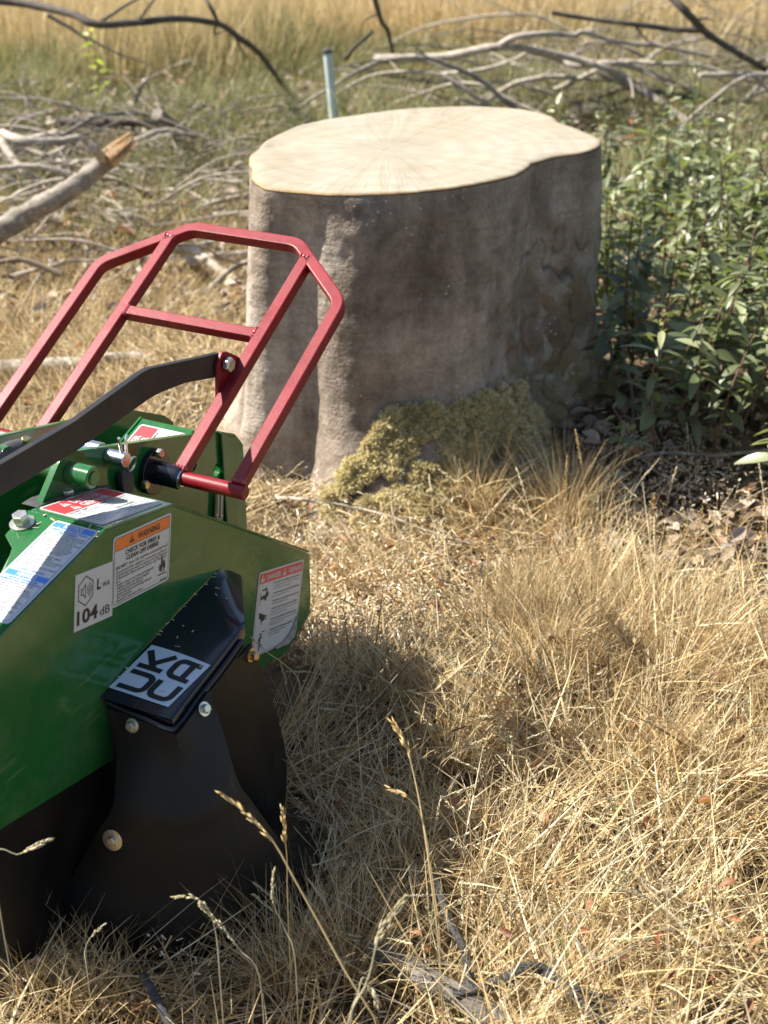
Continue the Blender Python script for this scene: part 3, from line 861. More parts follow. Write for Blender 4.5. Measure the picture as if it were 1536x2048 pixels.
# ---- black flat-bar arm, cranked
AR0 = LR - 0.001
armU = [onR(x, y, AR0) for x, y in ((440, 706), (370, 722), (300, 737), (284, 746), (150, 843), (0, 930))]
armLo = [onR(x, y, AR0) for x, y in ((432, 755), (372, 766), (325, 784), (300, 797), (150, 905), (0, 992))]
ext = lambda a, b, k: a + (a - b) * k
armU.append(ext(armU[-1], armU[-2], 1.2)); armLo.append(ext(armLo[-1], armLo[-2], 1.2))
gpart('support_arm', MB().prism([tuple(p) for p in armU + armLo[::-1]], (-0.011, 0, 0)), 'black_coat', bevel=0.0012)
# ---- clevis pin with hair clip, green boss, cross shaft
cp = onR(215, 912, IR); cl_, cz_ = cp[1], cp[2]
gpart('boss', MB().cyl((IR + 0.0005, *LZ(140, 945, IR)), (IR + 0.040, *LZ(140, 945, IR)), 0.0165, 30), 'green', bevel=0.0015)
bsp = LZ(140, 945, IR)
gpart('boss_pin', MB().cyl((IR + 0.040, *bsp), (IR + 0.0425, *bsp), 0.010, 26), 'green', bevel=0.0006)
gpart('clevis_pin', MB().cyl((IR + 0.0005, cl_, cz_), (IR + 0.034, cl_, cz_), 0.0115, 28), 'steel', bevel=0.0012)
clip = MB()
for o1, tilt in ((0.0, 0.0), (0.005, 0.10)):
    q = np.array([IR + 0.026 + o1, cl_ + o1, cz_ + 0.010])
    clip.tube([q, q + np.array([0.001, tilt * 0.04 - 0.004, 0.022]), q + np.array([0.002, tilt * 0.10 - 0.006, 0.027])], 0.0024, 8)
ringp = [np.array([IR + 0.030 + 0.004 * math.sin(a), cl_ + 0.016 + 0.010 * math.cos(a), cz_ - 0.014 + 0.012 * math.sin(a)]) for a in np.linspace(0, 2 * math.pi, 20)]
clip.tube(ringp, 0.0016, 8)
gpart('hair_clip', clip, 'steel')
gpart('cross_shaft', MB().cyl((IR - 0.0105, *LZ(215, 905, IR)), (IR - 0.075, *LZ(215, 905, IR)), 0.013, 24), 'steel')
gpart('spacer', MB().tube([(FR + a, *bsp) for a in (0.002, 0.02, 0.021, 0.06)] , [0.020, 0.020, 0.0165, 0.0165], 24), 'green')
gpart('spacer', MB().cyl((IR - 0.0105, *bsp), (IR - 0.045, *bsp), 0.0165, 24), 'green')
gpart('lock_tab', MB().prism([tuple(onR(x, y, IR + 0.014)) for x, y in ((246, 944), (262, 940), (270, 952), (266, 990), (250, 992), (244, 962))], (-0.010, 0, 0)), 'dark_metal', bevel=0.002)
rod = MB().tube([onR(x, y, FR + 0.05) for x, y in ((-20, 925), (22, 905), (60, 893))], [0.017, 0.017, 0.015], 16)
gpart('greasy_clevis', rod, 'dark_metal')
bolt(onR(52, 890, FR + 0.055), (0.3, -0.2, 1), 0.007, 'yellow_zinc', 0, 0.012)
# main frame behind the shroud keeps going out of frame to the left
gpart('frame_beam', MB().box((FR - 0.02, -0.28, 0.16), (PR - PW - 0.01, 0.10, 0.42)), 'green', bevel=0.006)
gpart('cutter_drum', MB().cyl((IR - 0.02, 0.36, 0.20), (FR + 0.02, 0.36, 0.20), 0.17, 40), 'dark_metal')

# ---- printed labels
_tc = {}
def text2d(s, bold=False, res=2):
    key = (s, bold, res)
    if key in _tc: return _tc[key]
    cu = bpy.data.curves.new('t', 'FONT'); cu.body = s; cu.size = 1.0; cu.resolution_u = res
    if bold: cu.offset = 0.028
    o = bpy.data.objects.new('t', cu)
    me = bpy.data.meshes.new_from_object(o)
    v = np.array([p.co[:2] for p in me.vertices]) if len(me.vertices) else np.zeros((0, 2))
    f = [tuple(p.vertices) for p in me.polygons]
    bpy.data.meshes.remove(me); bpy.data.objects.remove(o); bpy.data.curves.remove(cu)
    _tc[key] = (v, f)
    return v, f

class Label:
    """printed card; TL, TR, BL are its corners (grinder space). Layers stack 0.25 mm apart."""
    def __init__(self, name, tl, tr, bl, corner=0.006, back='white', lab=None):
        self.tl, self.ux, self.uy = (np.array(q, float) for q in (tl, np.array(tr) - np.array(tl), np.array(tl) - np.array(bl)))
        self.W = np.linalg.norm(self.ux); self.H = np.linalg.norm(self.uy)
        self.ux /= self.W; self.uy /= self.H
        self.n = np.cross(self.ux, self.uy); self.n /= np.linalg.norm(self.n)
        self.o = self.tl - self.uy * self.H
        self.layers = {}
        pts = self.rrect(0, 0, self.W, self.H, corner)
        if not corner and type(self) is not Label:
            g_ = [(self.W * i / 8, self.H * j / 8) for j in range(9) for i in range(9)]
            self.card = gpart(name, MB().add([self.P(x, y, 0.0009) for x, y in g_], [(j * 9 + i, j * 9 + i + 1, j * 9 + i + 10, j * 9 + i + 9) for j in range(8) for i in range(8)]), back, label=lab)
            return
        self.card = gpart(name, MB().prism([self.P(x, y, 0.0009) for x, y in pts], tuple(-self.n * 0.0009)), back, label=lab)
    def P(self, x, y, h): return tuple(self.o + self.ux * x + self.uy * y + self.n * h)
    @staticmethod
    def rrect(x0, y0, x1, y1, r, n=5):
        if r <= 0: return [(x0, y0), (x1, y0), (x1, y1), (x0, y1)]
        out = []
        for cx, cy, a0 in ((x1 - r, y1 - r, 0), (x0 + r, y1 - r, 90), (x0 + r, y0 + r, 180), (x1 - r, y0 + r, 270)):
            for i in range(n + 1):
                a = rad(a0 + 90 * i / n); out.append((cx + r * math.cos(a), cy + r * math.sin(a)))
        return out
    def poly(self, pts, m, lev=1):
        mb = self.layers.setdefault((m, lev), MB())
        mb.add([self.P(x, y, 0.0009 + 0.00025 * lev) for x, y in pts], [tuple(range(len(pts)))])
    def rect(self, x0, y0, x1, y1, m, lev=1, r=0): self.poly(self.rrect(x0, y0, x1, y1, r), m, lev)
    def frame(self, x0, y0, x1, y1, w, m, r=0.004, lev=1):
        a = self.rrect(x0, y0, x1, y1, r); b = self.rrect(x0 + w, y0 + w, x1 - w, y1 - w, max(r - w, 0.0005))
        n = len(a); mb = self.layers.setdefault((m, lev), MB())
        mb.add([self.P(x, y, 0.0009 + 0.00025 * lev) for x, y in a + b], [(i, (i + 1) % n, n + (i + 1) % n, n + i) for i in range(n)])
    def stroke(self, pts, w, m, lev=1, close=False):
        P = [np.array(p, float) for p in pts]
        if type(self) is not Label:                  # follow the curved sheet in short steps
            Q = []
            for a, b in zip(P[:-1], P[1:]):
                k = max(1, int(np.linalg.norm(b - a) / 0.006)); Q += [a + (b - a) * i / k for i in range(k)]
            P = Q + [P[-1]]
        mb = self.layers.setdefault((m, lev), MB())
        N = len(P); L, Rr = [], []
        for i in range(N):
            a = P[i] - P[i - 1] if (i > 0 or close) else P[1] - P[0]
            b = P[(i + 1) % N] - P[i] if (i < N - 1 or close) else P[i] - P[i - 1]
            a /= np.linalg.norm(a); b /= np.linalg.norm(b)
            na = np.array([-a[1], a[0]]); nb = np.array([-b[1], b[0]]); k = (na + nb) / (1 + na @ nb)
            L.append(P[i] + k * w / 2); Rr.append(P[i] - k * w / 2)
        e = N if close else N - 1
        mb.add([self.P(*p, 0.0009 + 0.00025 * lev) for p in L + Rr], [(i, (i + 1) % N, N + (i + 1) % N, N + i) for i in range(e)])
    def text(self, s, x, y, h, m='ink', bold=False, w=None, align='L', lev=2, res=2, shear=0.0):
        """h: cap height; w: width to fit the line to"""
        v, f = text2d(s, bold, res)
        if not len(v): return
        sc = h / 0.70
        q = v * sc
        x0, x1 = q[:, 0].min(), q[:, 0].max()
        kx = 1.0
        if w: kx = w / (x1 - x0)
        q = np.stack([(q[:, 0] - x0) * kx + q[:, 1] * shear, q[:, 1]], -1)
        wd = (x1 - x0) * kx
        q[:, 0] += x - (wd if align == 'R' else wd / 2 if align == 'C' else 0); q[:, 1] += y
        mb = self.layers.setdefault((m, lev), MB())
        mb.add([self.P(a, b, 0.0009 + 0.00025 * lev) for a, b in q], f)
    def warn(self, x, y, s, tri='white', mark='lred', lev=2):
        self.poly([(x, y), (x + s * 1.1, y), (x + s * 0.55, y + s)], tri, lev)
        c = x + s * 0.55
        self.poly([(c - s * .07, y + s * .30), (c + s * .07, y + s * .30), (c + s * .10, y + s * .70), (c - s * .10, y + s * .70)], mark, lev + 1)
        self.rect(c - s * .07, y + s * .10, c + s * .07, y + s * .22, mark, lev + 1)
    def done(self):
        for (m, lev), mb in self.layers.items():
            nm = 'lettering' if lev >= 2 else 'print_band'
            me = bpy.data.meshes.new(nm); me.from_pydata(mb.v, [], mb.f); me.update()
            obj(nm, me, M[m], self.card, kind='stuff' if lev >= 2 else None)
        return self.card

def pR(x, y): return onR(x, y, PR + 0.0002)
# orange WARNING label
l = Label('warning_label', pR(226, 1076), pR(342, 1024), pR(222, 1218), 0.006)
W_, H_l = l.W, l.H
l.frame(0.003, 0.003, W_ - 0.003, H_l - 0.003, 0.0008, 'ink', 0.004)
l.rect(0.0038, H_l * 0.795, W_ - 0.0038, H_l - 0.0038, 'orange', 1, 0.003)
l.stroke([(0.0035, H_l * 0.79), (W_ - 0.0035, H_l * 0.79)], 0.0008, 'ink')
l.warn(W_ * 0.26, H_l * 0.825, H_l * 0.115, 'ink', 'orange')
l.text('WARNING', W_ * 0.41, H_l * 0.835, H_l * 0.085, 'ink', True, W_ * 0.38)
l.text('CHECK FOR FIRES &', W_ * 0.5, H_l * 0.690, H_l * 0.062, 'ink', True, W_ * 0.60, 'C')
l.text('CLEAN OFF DEBRIS', W_ * 0.5, H_l * 0.605, H_l * 0.062, 'ink', True, W_ * 0.56, 'C')
tx = W_ * 0.055; tw = W_ * 0.89
l.text('DO NOT', tx, H_l * 0.525, H_l * 0.045, 'ink', True, tw * 0.21)
l.text('leave this machine unattended until', tx + tw * 0.24, H_l * 0.525, H_l * 0.045, 'ink', False, tw * 0.76)
for i, (s, w) in enumerate((('all potential fire debris is removed, no fire or', 1.0), ('smoldering exists and hot spots are cold. Remove', 1.0), ('all flammable debris (wood, mulch, oils, fuels, etc.)', 1.0), ('from:', .09),
                            ('\u2022 Engine exhaust and turbo (if equipped).', .74), ('\u2022 Beside, under, and around engine', .64), ('  including inside the shroud.', .50), ('\u2022 Inside and around (including behind)', .69), ('  the beltshield.', .28), ('\u2022 Anywhere materials collect.', .53))):
    l.text(s.strip(), tx + (tw * 0.03 if s.startswith(' ') else 0), H_l * (0.467 - i * 0.0455), H_l * 0.040, 'ink', False, tw * w)
fl = [(0, 0.1), (-.28, .22), (-.36, .45), (-.24, .72), (-.22, .5), (-.12, .62), (-.14, .95), (0.02, 1.3), (0.0, .95), (.14, .70), (.2, .88), (.3, .60), (.32, .35), (.2, .15), (.08, .1), (.12, .3), (.02, .45), (-.06, .28)]
fx, fy, fs = W_ * 0.865, H_l * 0.15, W_ * 0.17
l.poly([(fx + a * fs, fy + b * fs) for a, b in fl], 'ink', 2)
l.rect(fx - 0.42 * fs, fy - 0.06 * fs, fx + 0.42 * fs, fy + 0.01 * fs, 'ink', 2)
l.text('940-0035', W_ * 0.94, H_l * 0.045, H_l * 0.022, 'ink', True, W_ * 0.11, 'R')
l.done()
# sound power label
l = Label('sound_power_label', pR(150, 1151), pR(227, 1121), pR(147, 1265), 0.0)
W_, H_l = l.W, l.H
hx, hy, hr = W_ * 0.27, H_l * 0.66, W_ * 0.235
l.stroke([(hx + hr * 0.9 * math.cos(rad(90 + 60 * i)), hy + hr * 1.05 * math.sin(rad(90 + 60 * i))) for i in range(6)], 0.0016, 'ink', 1, True)
l.stroke([(hx - .50 * hr, hy - .20 * hr), (hx - .50 * hr, hy + .20 * hr), (hx - .30 * hr, hy + .20 * hr), (hx - .02 * hr, hy + .48 * hr), (hx - .02 * hr, hy - .48 * hr), (hx - .30 * hr, hy - .20 * hr)], 0.0014, 'ink', 1, True)
l.stroke([(hx - .30 * hr, hy - .2 * hr), (hx - .30 * hr, hy + .2 * hr)], 0.001, 'ink')
for rr in (.28, .45, .62): l.stroke([(hx + hr * rr * math.cos(rad(a)) - .02 * hr, hy + hr * rr * 1.1 * math.sin(rad(a))) for a in range(-50, 51, 10)], 0.0013, 'ink')
l.text('L', W_ * 0.56, H_l * 0.60, H_l * 0.19, 'ink', True, W_ * 0.10)
l.text('WA', W_ * 0.70, H_l * 0.60, H_l * 0.095, 'ink', False, W_ * 0.20)
l.text('104', W_ * 0.06, H_l * 0.10, H_l * 0.24, 'ink', True, W_ * 0.54, res=4)
l.text('dB', W_ * 0.66, H_l * 0.10, H_l * 0.155, 'ink', False, W_ * 0.26, res=3)
l.done()
# DANGER / GEFAHR label on the nose, torn corner
l = Label('danger_label', pR(518, 1146), pR(607, 1118), pR(501, 1316), 0.005, lab='danger and Gefahr label with a torn lower corner')
W_, H_l = l.W, l.H
l.frame(0.003, 0.003, W_ - 0.003, H_l - 0.003, 0.0007, 'lred', 0.003)
l.rect(0.003, H_l * 0.86, W_ - 0.003, H_l - 0.003, 'lred', 1, 0.003)
l.warn(W_ * 0.04, H_l * 0.882, H_l * 0.088); l.text('DANGER', W_ * 0.18, H_l * 0.89, H_l * 0.055, 'white', True, W_ * 0.30)
l.warn(W_ * 0.52, H_l * 0.882, H_l * 0.088); l.text('GEFAHR', W_ * 0.66, H_l * 0.89, H_l * 0.055, 'white', True, W_ * 0.29)
body = [('\u2022 DO NOT go within area that is near', 'cutterwheel while engine is running or', 'cutterwheel is turning!'), ('\u2022 DO NOT operate unless you follow all manual', 'instructions, ANSI and OSHA standards!'), ('\u2022 DO NOT operate unless you are properly', 'trained and follow all safety instructions!'),
        ('\u2022 NICHT in den Turmbereich oder in die N\u00e4he', 'des Schneidrades gehen, w\u00e4hrend der Motor', 'l\u00e4uft oder das Schneidrad sich dreht!'), ('\u2022 Benutzen Sie die Maschine NICHT, wenn Sie', 'nicht alle Handbuch-Anweisungen, ANSI- und', 'OSHA-Normen befolgen!'), ('\u2022 Benutzen Sie die Maschine NICHT,', 'nicht ordnungsgem\u00e4\u00df eingewiesen', 'alle Sicherheitshinweise')]
yy = 0.815
for grp in body:
    for i, s in enumerate(grp):
        last = i == len(grp) - 1
        lim = 0.60 if yy > 0.32 else (0.54 if yy > 0.22 else 0.40)
        l.text(s, W_ * 0.335, H_l * yy, H_l * 0.020, 'ink', i == 0, W_ * lim * (0.62 if last else 1.0), res=1); yy -= 0.034
    yy -= 0.024
for py_ in (0.69, 0.44, 0.16):                          # pictograms: warning hands and a falling figure
    s = W_ * 0.085; cx, cy = W_ * 0.165, H_l * py_
    if py_ == 0.69:
        l.stroke([(cx - 1.1 * s, cy - 0.9 * s), (cx - 1.1 * s, cy + 0.8 * s)], 0.0012, 'ink', 2)
        l.poly([(cx - .9 * s, cy - .3 * s), (cx - .2 * s, cy - .2 * s), (cx + .3 * s, cy - .6 * s), (cx + .6 * s, cy - .1 * s), (cx + .95 * s, cy + .1 * s), (cx + .9 * s, cy + .55 * s), (cx + .5 * s, cy + .8 * s), (cx + .1 * s, cy + .3 * s), (cx - .9 * s, cy + .2 * s)], 'ink', 2)
        l.poly([(cx - .8 * s, cy + .9 * s), (cx + .1 * s, cy + .9 * s), (cx + .1 * s, cy + .7 * s), (cx + .6 * s, cy + 1.0 * s), (cx + .1 * s, cy + 1.3 * s), (cx + .1 * s, cy + 1.1 * s), (cx - .8 * s, cy + 1.1 * s)], 'ink', 2)
    elif py_ == 0.44:
        l.poly([(cx - s, cy + .9 * s), (cx - s, cy + .1 * s), (cx - .4 * s, cy - .1 * s), (cx - .3 * s, cy - .9 * s), (cx, cy - .4 * s), (cx + .5 * s, cy - .3 * s), (cx + .55 * s, cy + .3 * s), (cx, cy + .5 * s)], 'ink', 2)
        for k_ in range(3): l.rect(cx + .62 * s, cy - .3 * s + k_ * .22 * s, cx + .95 * s, cy - .15 * s + k_ * .22 * s, 'ink', 2)
    else:
        l.stroke([(cx - .6 * s, cy + 0.2 * s), (cx - .1 * s, cy + .6 * s), (cx + .5 * s, cy + .5 * s)], 0.0022, 'ink', 2)
        l.stroke([(cx - .1 * s, cy + .6 * s), (cx - .2 * s, cy - .3 * s), (cx + .5 * s, cy - .7 * s)], 0.003, 'ink', 2)
        l.stroke([(cx - .2 * s, cy - .3 * s), (cx - .2 * s, cy - 1.2 * s)], 0.003, 'ink', 2)
        l.poly([(cx - .1 * s + .2 * s * math.cos(a), cy + .95 * s + .2 * s * math.sin(a)) for a in np.linspace(0, 6, 10)], 'ink', 2)
        l.rect(cx + .2 * s, cy + 1.2 * s, cx + .9 * s, cy + 1.35 * s, 'ink', 2)
# torn, curled corner
tc = [(0.42, -0.005), (0.70, 0.04), (0.86, 0.14), (0.93, 0.25), (1.012, 0.36), (1.012, -0.005)]
l.poly([(W_ * a, H_l * b) for a, b in tc], 'green', 5)
curl = MB()
cr = [(0.50, 0.012), (0.70, 0.05), (0.82, 0.12), (0.90, 0.21), (0.945, 0.31)]
vs = []
for i, (a, b) in enumerate(cr):
    wv = 0.075 * math.sin((i + 0.4) / 4.6 * math.pi)
    vs += [l.P(W_ * a, H_l * b, 0.0025), l.P(W_ * (a + wv * .6), H_l * (b - wv * .5), 0.006 + 0.004 * math.sin(i)), l.P(W_ * (a + wv * 1.5), H_l * (b - wv * 1.0), 0.003)]
curl.add(vs, [(i * 3 + j, i * 3 + j + 1, i * 3 + j + 4, i * 3 + j + 3) for i in range(4) for j in range(2)])
card = l.done()
gpart('torn_corner', curl, 'grey_back', card)
# DANGER label on the top panel
fwd = np.array([0, B_[0] - A_[0], B_[1] - A_[1]]); flen = np.linalg.norm(fwd); fwd /= flen
def onTop(s, r): return np.array([r, A_[0], A_[1] + 0.0028]) + fwd * s
def top_danger(name, tl, tr, bl):
    l = Label(name, tl, tr, bl, 0.006)
    W_, H_l = l.W, l.H
    l.frame(0.003, 0.003, W_ - 0.003, H_l - 0.003, 0.0007, 'lred', 0.004)
    l.rect(0.003, H_l * 0.60, W_ - 0.003, H_l - 0.003, 'lred', 1, 0.003)
    l.warn(W_ * 0.20, H_l * 0.795, H_l * 0.14); l.text('DANGER', W_ * 0.37, H_l * 0.80, H_l * 0.125, 'white', True, W_ * 0.44)
    l.warn(W_ * 0.20, H_l * 0.625, H_l * 0.14); l.text('GEFAHR', W_ * 0.37, H_l * 0.635, H_l * 0.125, 'white', True, W_ * 0.44)
    left = ('DO NOT insert', 'fingers or amputation', 'could occur.', '', 'DO NOT perform', 'any maintenance', 'until belts come to', 'a full stop.')
    right = ('KEINE Finger einf\u00fchren', 'da es sonst zu einer', 'Amputation kommen.', '', 'F\u00fchren Sie KEINE', 'Wartungsarbeiten durch,', 'bis die Riemen im Gerät', 'zum Stillstand kommen.')
    for i, (a, b) in enumerate(zip(left, right)):
        y = H_l * (0.535 - i * 0.064)
        if a: l.text(a, W_ * 0.06, y, H_l * 0.043, 'ink', i in (0, 4), W_ * 0.40 * min(1, len(a) / 20), res=1)
        if b: l.text(b, W_ * 0.52, y, H_l * 0.043, 'ink', i in (0, 4), W_ * 0.42 * min(1, len(b) / 23), res=1)
    return l.done()
top_danger('danger_label', onTop(flen * 0.05, PR - PW * 0.95), onTop(flen * 0.95, PR - PW * 0.95), onTop(flen * 0.05, PR - PW * 0.08))
# same label on the housing panel between the pivot plates
hb = np.array([0, -hd[0], -hd[1]])
def onH(s, r): return np.array([r, hp[1][0], hp[1][1] + 0.0006]) + hb * s
top_danger('danger_label', onH(0.055, -0.345), onH(0.195, -0.345), onH(0.055, -0.255))
# blue NOTICE / HINWEIS label on the sloped panel
def onS(x, y): s, r = pxSlope(x, y); return np.array(onSlope(s, r, 0.0004))
tl_, tr_, br_ = onS(113, 1044), onS(200, 1067), onS(47, 1262)
ln = (tr_ - br_) @ np.array([0, -d_[0], -d_[1]])
tl_[1:] = tr_[1:]
bl_ = tl_ + np.array([0, d_[0], d_[1]]) * ln
l = Label('notice_label', tl_, tr_, bl_, 0.006)
W_, H_l = l.W, l.H
l.frame(0.003, 0.003, W_ - 0.003, H_l - 0.003, 0.0009, 'blue', 0.004)
def band(y, s):
    l.rect(0.0035, H_l * (y - 0.0), W_ - 0.0035, H_l * (y + 0.052), 'blue', 1, 0.001)
    l.text(s, W_ * 0.5, H_l * (y + 0.008), H_l * 0.036, 'white', True, W_ * 0.42, 'C')
band(0.932, 'NOTICE')
def para(y, lines, h=0.0145, step=0.0225):
    for s, b, w in lines:
        if s: l.text(s, W_ * (0.5 if b else 0.06), H_l * y, H_l * h * (1.1 if b else 1), 'blue' if b else 'ink', b, W_ * w, 'C' if b else 'L', res=1)
        y -= step
    return y
para(0.905, [('SERVICE REQUIRED UNDER', True, .80), ('BELT SHIELD:', True, .42), ('\u2022BELTS STRETCH, RETIGHTEN AFTER', False, .86), (' FIRST 2 HOURS RUNNING, RETIGHTEN', False, .86), (' TWICE DAILY UNTIL THEY STOP', False, .76), ('\u2022CHECK BELT TENSION UNDER SHIELD', False, .88), (' WITH EVERYTHING SHUT DOWN,', False, .76), (' CONSULT MANUAL FOR SPECIFIC', False, .78), (' FORCE AND DEFLECTION REQUIRED', False, .84), ('\u2022MINIMUM WEEKLY CLEAR DEBRIS', False, .80), (' FROM INSIDE OF BELT SHIELD.', False, .72), ('', 0, 0),
             ('\u2022MONTHLY REMOVE BELT SHIELD', False, .78), (' & CHECK THE FOLLOWING:', False, .62), ('\u2022CHECK BELT TENSION ADJUST AS NEEDED', False, .88), ('\u2022TIGHTEN BEARING BOLTS & LOCK', False, .80), (' SET SCREWS', False, .32), ('\u2022RETIGHTEN ALL BELT SHEAVE BUSHINGS', False, .88), ('', 0, 0), ('CONSULT MANUAL!', True, .56)])
band(0.408, 'HINWEIS')
para(0.382, [('SERVICE UNTER DEM', True, .62), ('RIEMENSCHILD ERFORDERLICH:', True, .86), ('\u2022RIEMEN STRECKEN, NACH DEN', False, .76), (' ERSTEN 2 STD. BETRIEB', False, .62), (' ZWEIMAL T\u00c4GLICH NACHZIEHEN', False, .78), ('\u2022RIEMENSPANNUNG UNTER SCHILD', False, .84), (' PR\u00dcFEN WENN ALLES AUSGESCHALTET', False, .86), (' ERFORDERLICHE SPEZIFISCHE', False, .72), (' HANDBUCH ZUR DURCHBIEGUNG', False, .74), ('\u2022MIN. EINMAL PRO WOCHE DEN ABFALL', False, .86), (' INNERHALB DES RIEMENSCHILDES', False, .80), ('\u2022MONATLICH DAS SCHILD ENTFERNEN', False, .84), (' UND FOLGENDES PR\u00dcFEN', False, .60), ('\u2022RIEMENSPANNUNG PR\u00dcFEN UND BEI', False, .84), (' BEDARF ANPASSEN', False, .46), ('HANDBUCH!', True, .34)])
l.done()
# UKCA plate on the black box
a0, a1 = np.array(Lp[0]), np.array(Rp[0])
def onBox(u, v):
    f_ = u * (len(Lp) - 1); i = min(int(f_), len(Lp) - 2); t = f_ - i
    a = np.array(Lp[i]) * (1 - t) + np.array(Lp[i + 1]) * t; b = np.array(Rp[i]) * (1 - t) + np.array(Rp[i + 1]) * t
    return a + (b - a) * v
def near_box(x, y):
    best = None
    for u in np.linspace(0, 0.8, 161):
        for v in np.linspace(0, 1, 81):
            p = onBox(u, v); w = GO + AR * p[0] + AL * p[1] + AZ * p[2] - CAM; d = w @ FW
            e = (768 + FPX * (w @ RT) / d - x) ** 2 + (1024 - FPX * (w @ UPV) / d - y) ** 2
            if best is None or e < best[0]: best = (e, np.array([u, v]))
    return best[1]
_c = [near_box(*q) for q in ((336, 1415), (421, 1331), (304, 1290), (216, 1375))]      # bl, br, tr, tl as (u, v)
class BoxLabel(Label):
    def P(self, x, y, h):
        s, t = x / self.W, y / self.H
        uv = (1 - t) * ((1 - s) * _c[0] + s * _c[1]) + t * ((1 - s) * _c[3] + s * _c[2])
        return tuple(onBox(*uv) + np.array([0, 0, h + 0.0003]))
l = BoxLabel('conformity_plate', onBox(*_c[3]), onBox(*_c[2]), onBox(*_c[0]), 0.0, 'silver')
W_, H_l = l.W, l.H
sw = H_l * 0.095
def arc(cx, cy, rx, ry, a0, a1, n=8): return [(cx + rx * math.cos(rad(a)), cy + ry * math.sin(rad(a))) for a in np.linspace(a0, a1, n)]
def let(pts): l.stroke([(W_ * 0.06 + p[0] * W_ * 0.90, H_l * 0.05 + p[1] * H_l * 0.90) for p in pts], sw, 'ink', 2)
let([(0.04, 0.97)] + arc(0.04 + .10, 0.53 + .12, .10, .12, 180, 270) + arc(0.30, .65, .10, .12, 270, 360) + [(0.40, 0.97)])
let([(0.56, 0.53), (0.56, 0.97)]); let([(0.57, 0.70), (0.92, 0.985)]); let([(0.66, 0.765), (0.94, 0.52)])
let([(0.40, 0.415)] + arc(0.16, 0.30, .12, .115, 90, 180) + arc(0.16, 0.16, .12, .115, 180, 270) + [(0.40, 0.045)])
let([(0.54, 0.02)] + arc(0.66, 0.30, .12, .115, 180, 90) + arc(0.80, 0.30, .12, .115, 90, 0) + [(0.92, 0.02)]); let([(0.54, 0.155), (0.92, 0.155)])
l.done()
# chips and grass bits thrown onto the machine
db = MB()
for k in range(70):
    if k < 30: p = onBox(random.uniform(0.02, 0.85), random.choice((random.uniform(0.0, 0.03), random.uniform(0.0, 0.04), random.uniform(0.1, 0.9)))) + np.array([0, 0, 0.0012])
    elif k < 54: p = np.array([PR - PW - random.uniform(0.006, 0.03), bz[1] + random.uniform(-0.05, 0.07), bz[2] + 0.001 - 0.2 * 0])
    else: p = np.array(onSlope(random.uniform(0.0, 0.05), random.uniform(tl[0][1], PR), 0.001))
    a = random.uniform(0, 6.28); ln_ = random.uniform(0.001, 0.0045); w = random.uniform(0.0004, 0.0012)
    Mx = Matrix.Translation(Vector(p)) @ Matrix.Rotation(a, 4, 'Z') @ Matrix.Rotation(random.uniform(-.4, .4), 4, 'Y')
    db.box((-ln_, -w, 0), (ln_, w, random.uniform(0.0004, 0.001)), Mx)
M['debris'] = simple('chip_debris', (0.58, 0.44, 0.27), 0.8, var=0.4, vs=200)
gpart('chip_debris', db.mesh('chip_debris', smooth=False), 'debris', kind='stuff')
# white arrow printed on the pivot plate
def pI(x, y): return onR(x, y, IR + 0.0076)
l = Label('arrow_label', pI(433, 984), pI(447, 987), pI(431, 1040), 0.0, 'green')
W_, H_l = l.W, l.H
l.stroke([(W_ * .5, H_l), (W_ * .5, H_l * .2)], W_ * 0.55, 'white'); l.poly([(W_ * -.05, H_l * .22), (W_ * .5, 0), (W_ * 1.05, H_l * .22)], 'white')
l.stroke([(W_ * .5, H_l), (W_ * .5, H_l * .15)], W_ * 0.28, 'ink', 2); l.poly([(W_ * .2, H_l * .17), (W_ * .5, H_l * .04), (W_ * .8, H_l * .17)], 'ink', 2)
l.done()

# ================================================================== VEGETATION HELPERS
FOOT = np.array([(-0.75, -0.30), (-0.128, -0.30), (-0.150, -0.15), (-0.02, -0.12), (0.06, -0.07), (0.185, 0.10), (0.07, 0.21), (-0.09, 0.26), (-0.09, 0.60), (-0.75, 0.60)])
def in_machine(P):
    """True where a point lies inside the grinder's footprint"""
    q = P[..., :2] - GO[:2]
    r = q @ AR[:2]; l = q @ AL[:2]
    inside = np.zeros(r.shape, bool)
    n = len(FOOT)
    for i in range(n):
        (x0, y0), (x1, y1) = FOOT[i], FOOT[(i + 1) % n]
        c = ((y0 > l) != (y1 > l)) & (r < (x1 - x0) * (l - y0) / (y1 - y0 + 1e-12) + x0)
        inside ^= c
    return inside
def in_stump(P, grow=0.02):
    q = P[..., :2] - STUMP_C
    a = np.arctan2(q[..., 1], q[..., 0]); r = np.hypot(q[..., 0], q[..., 1])
    return r < np.interp(a, stump_T, stump_r, period=2 * math.pi) + 0.03 + grow

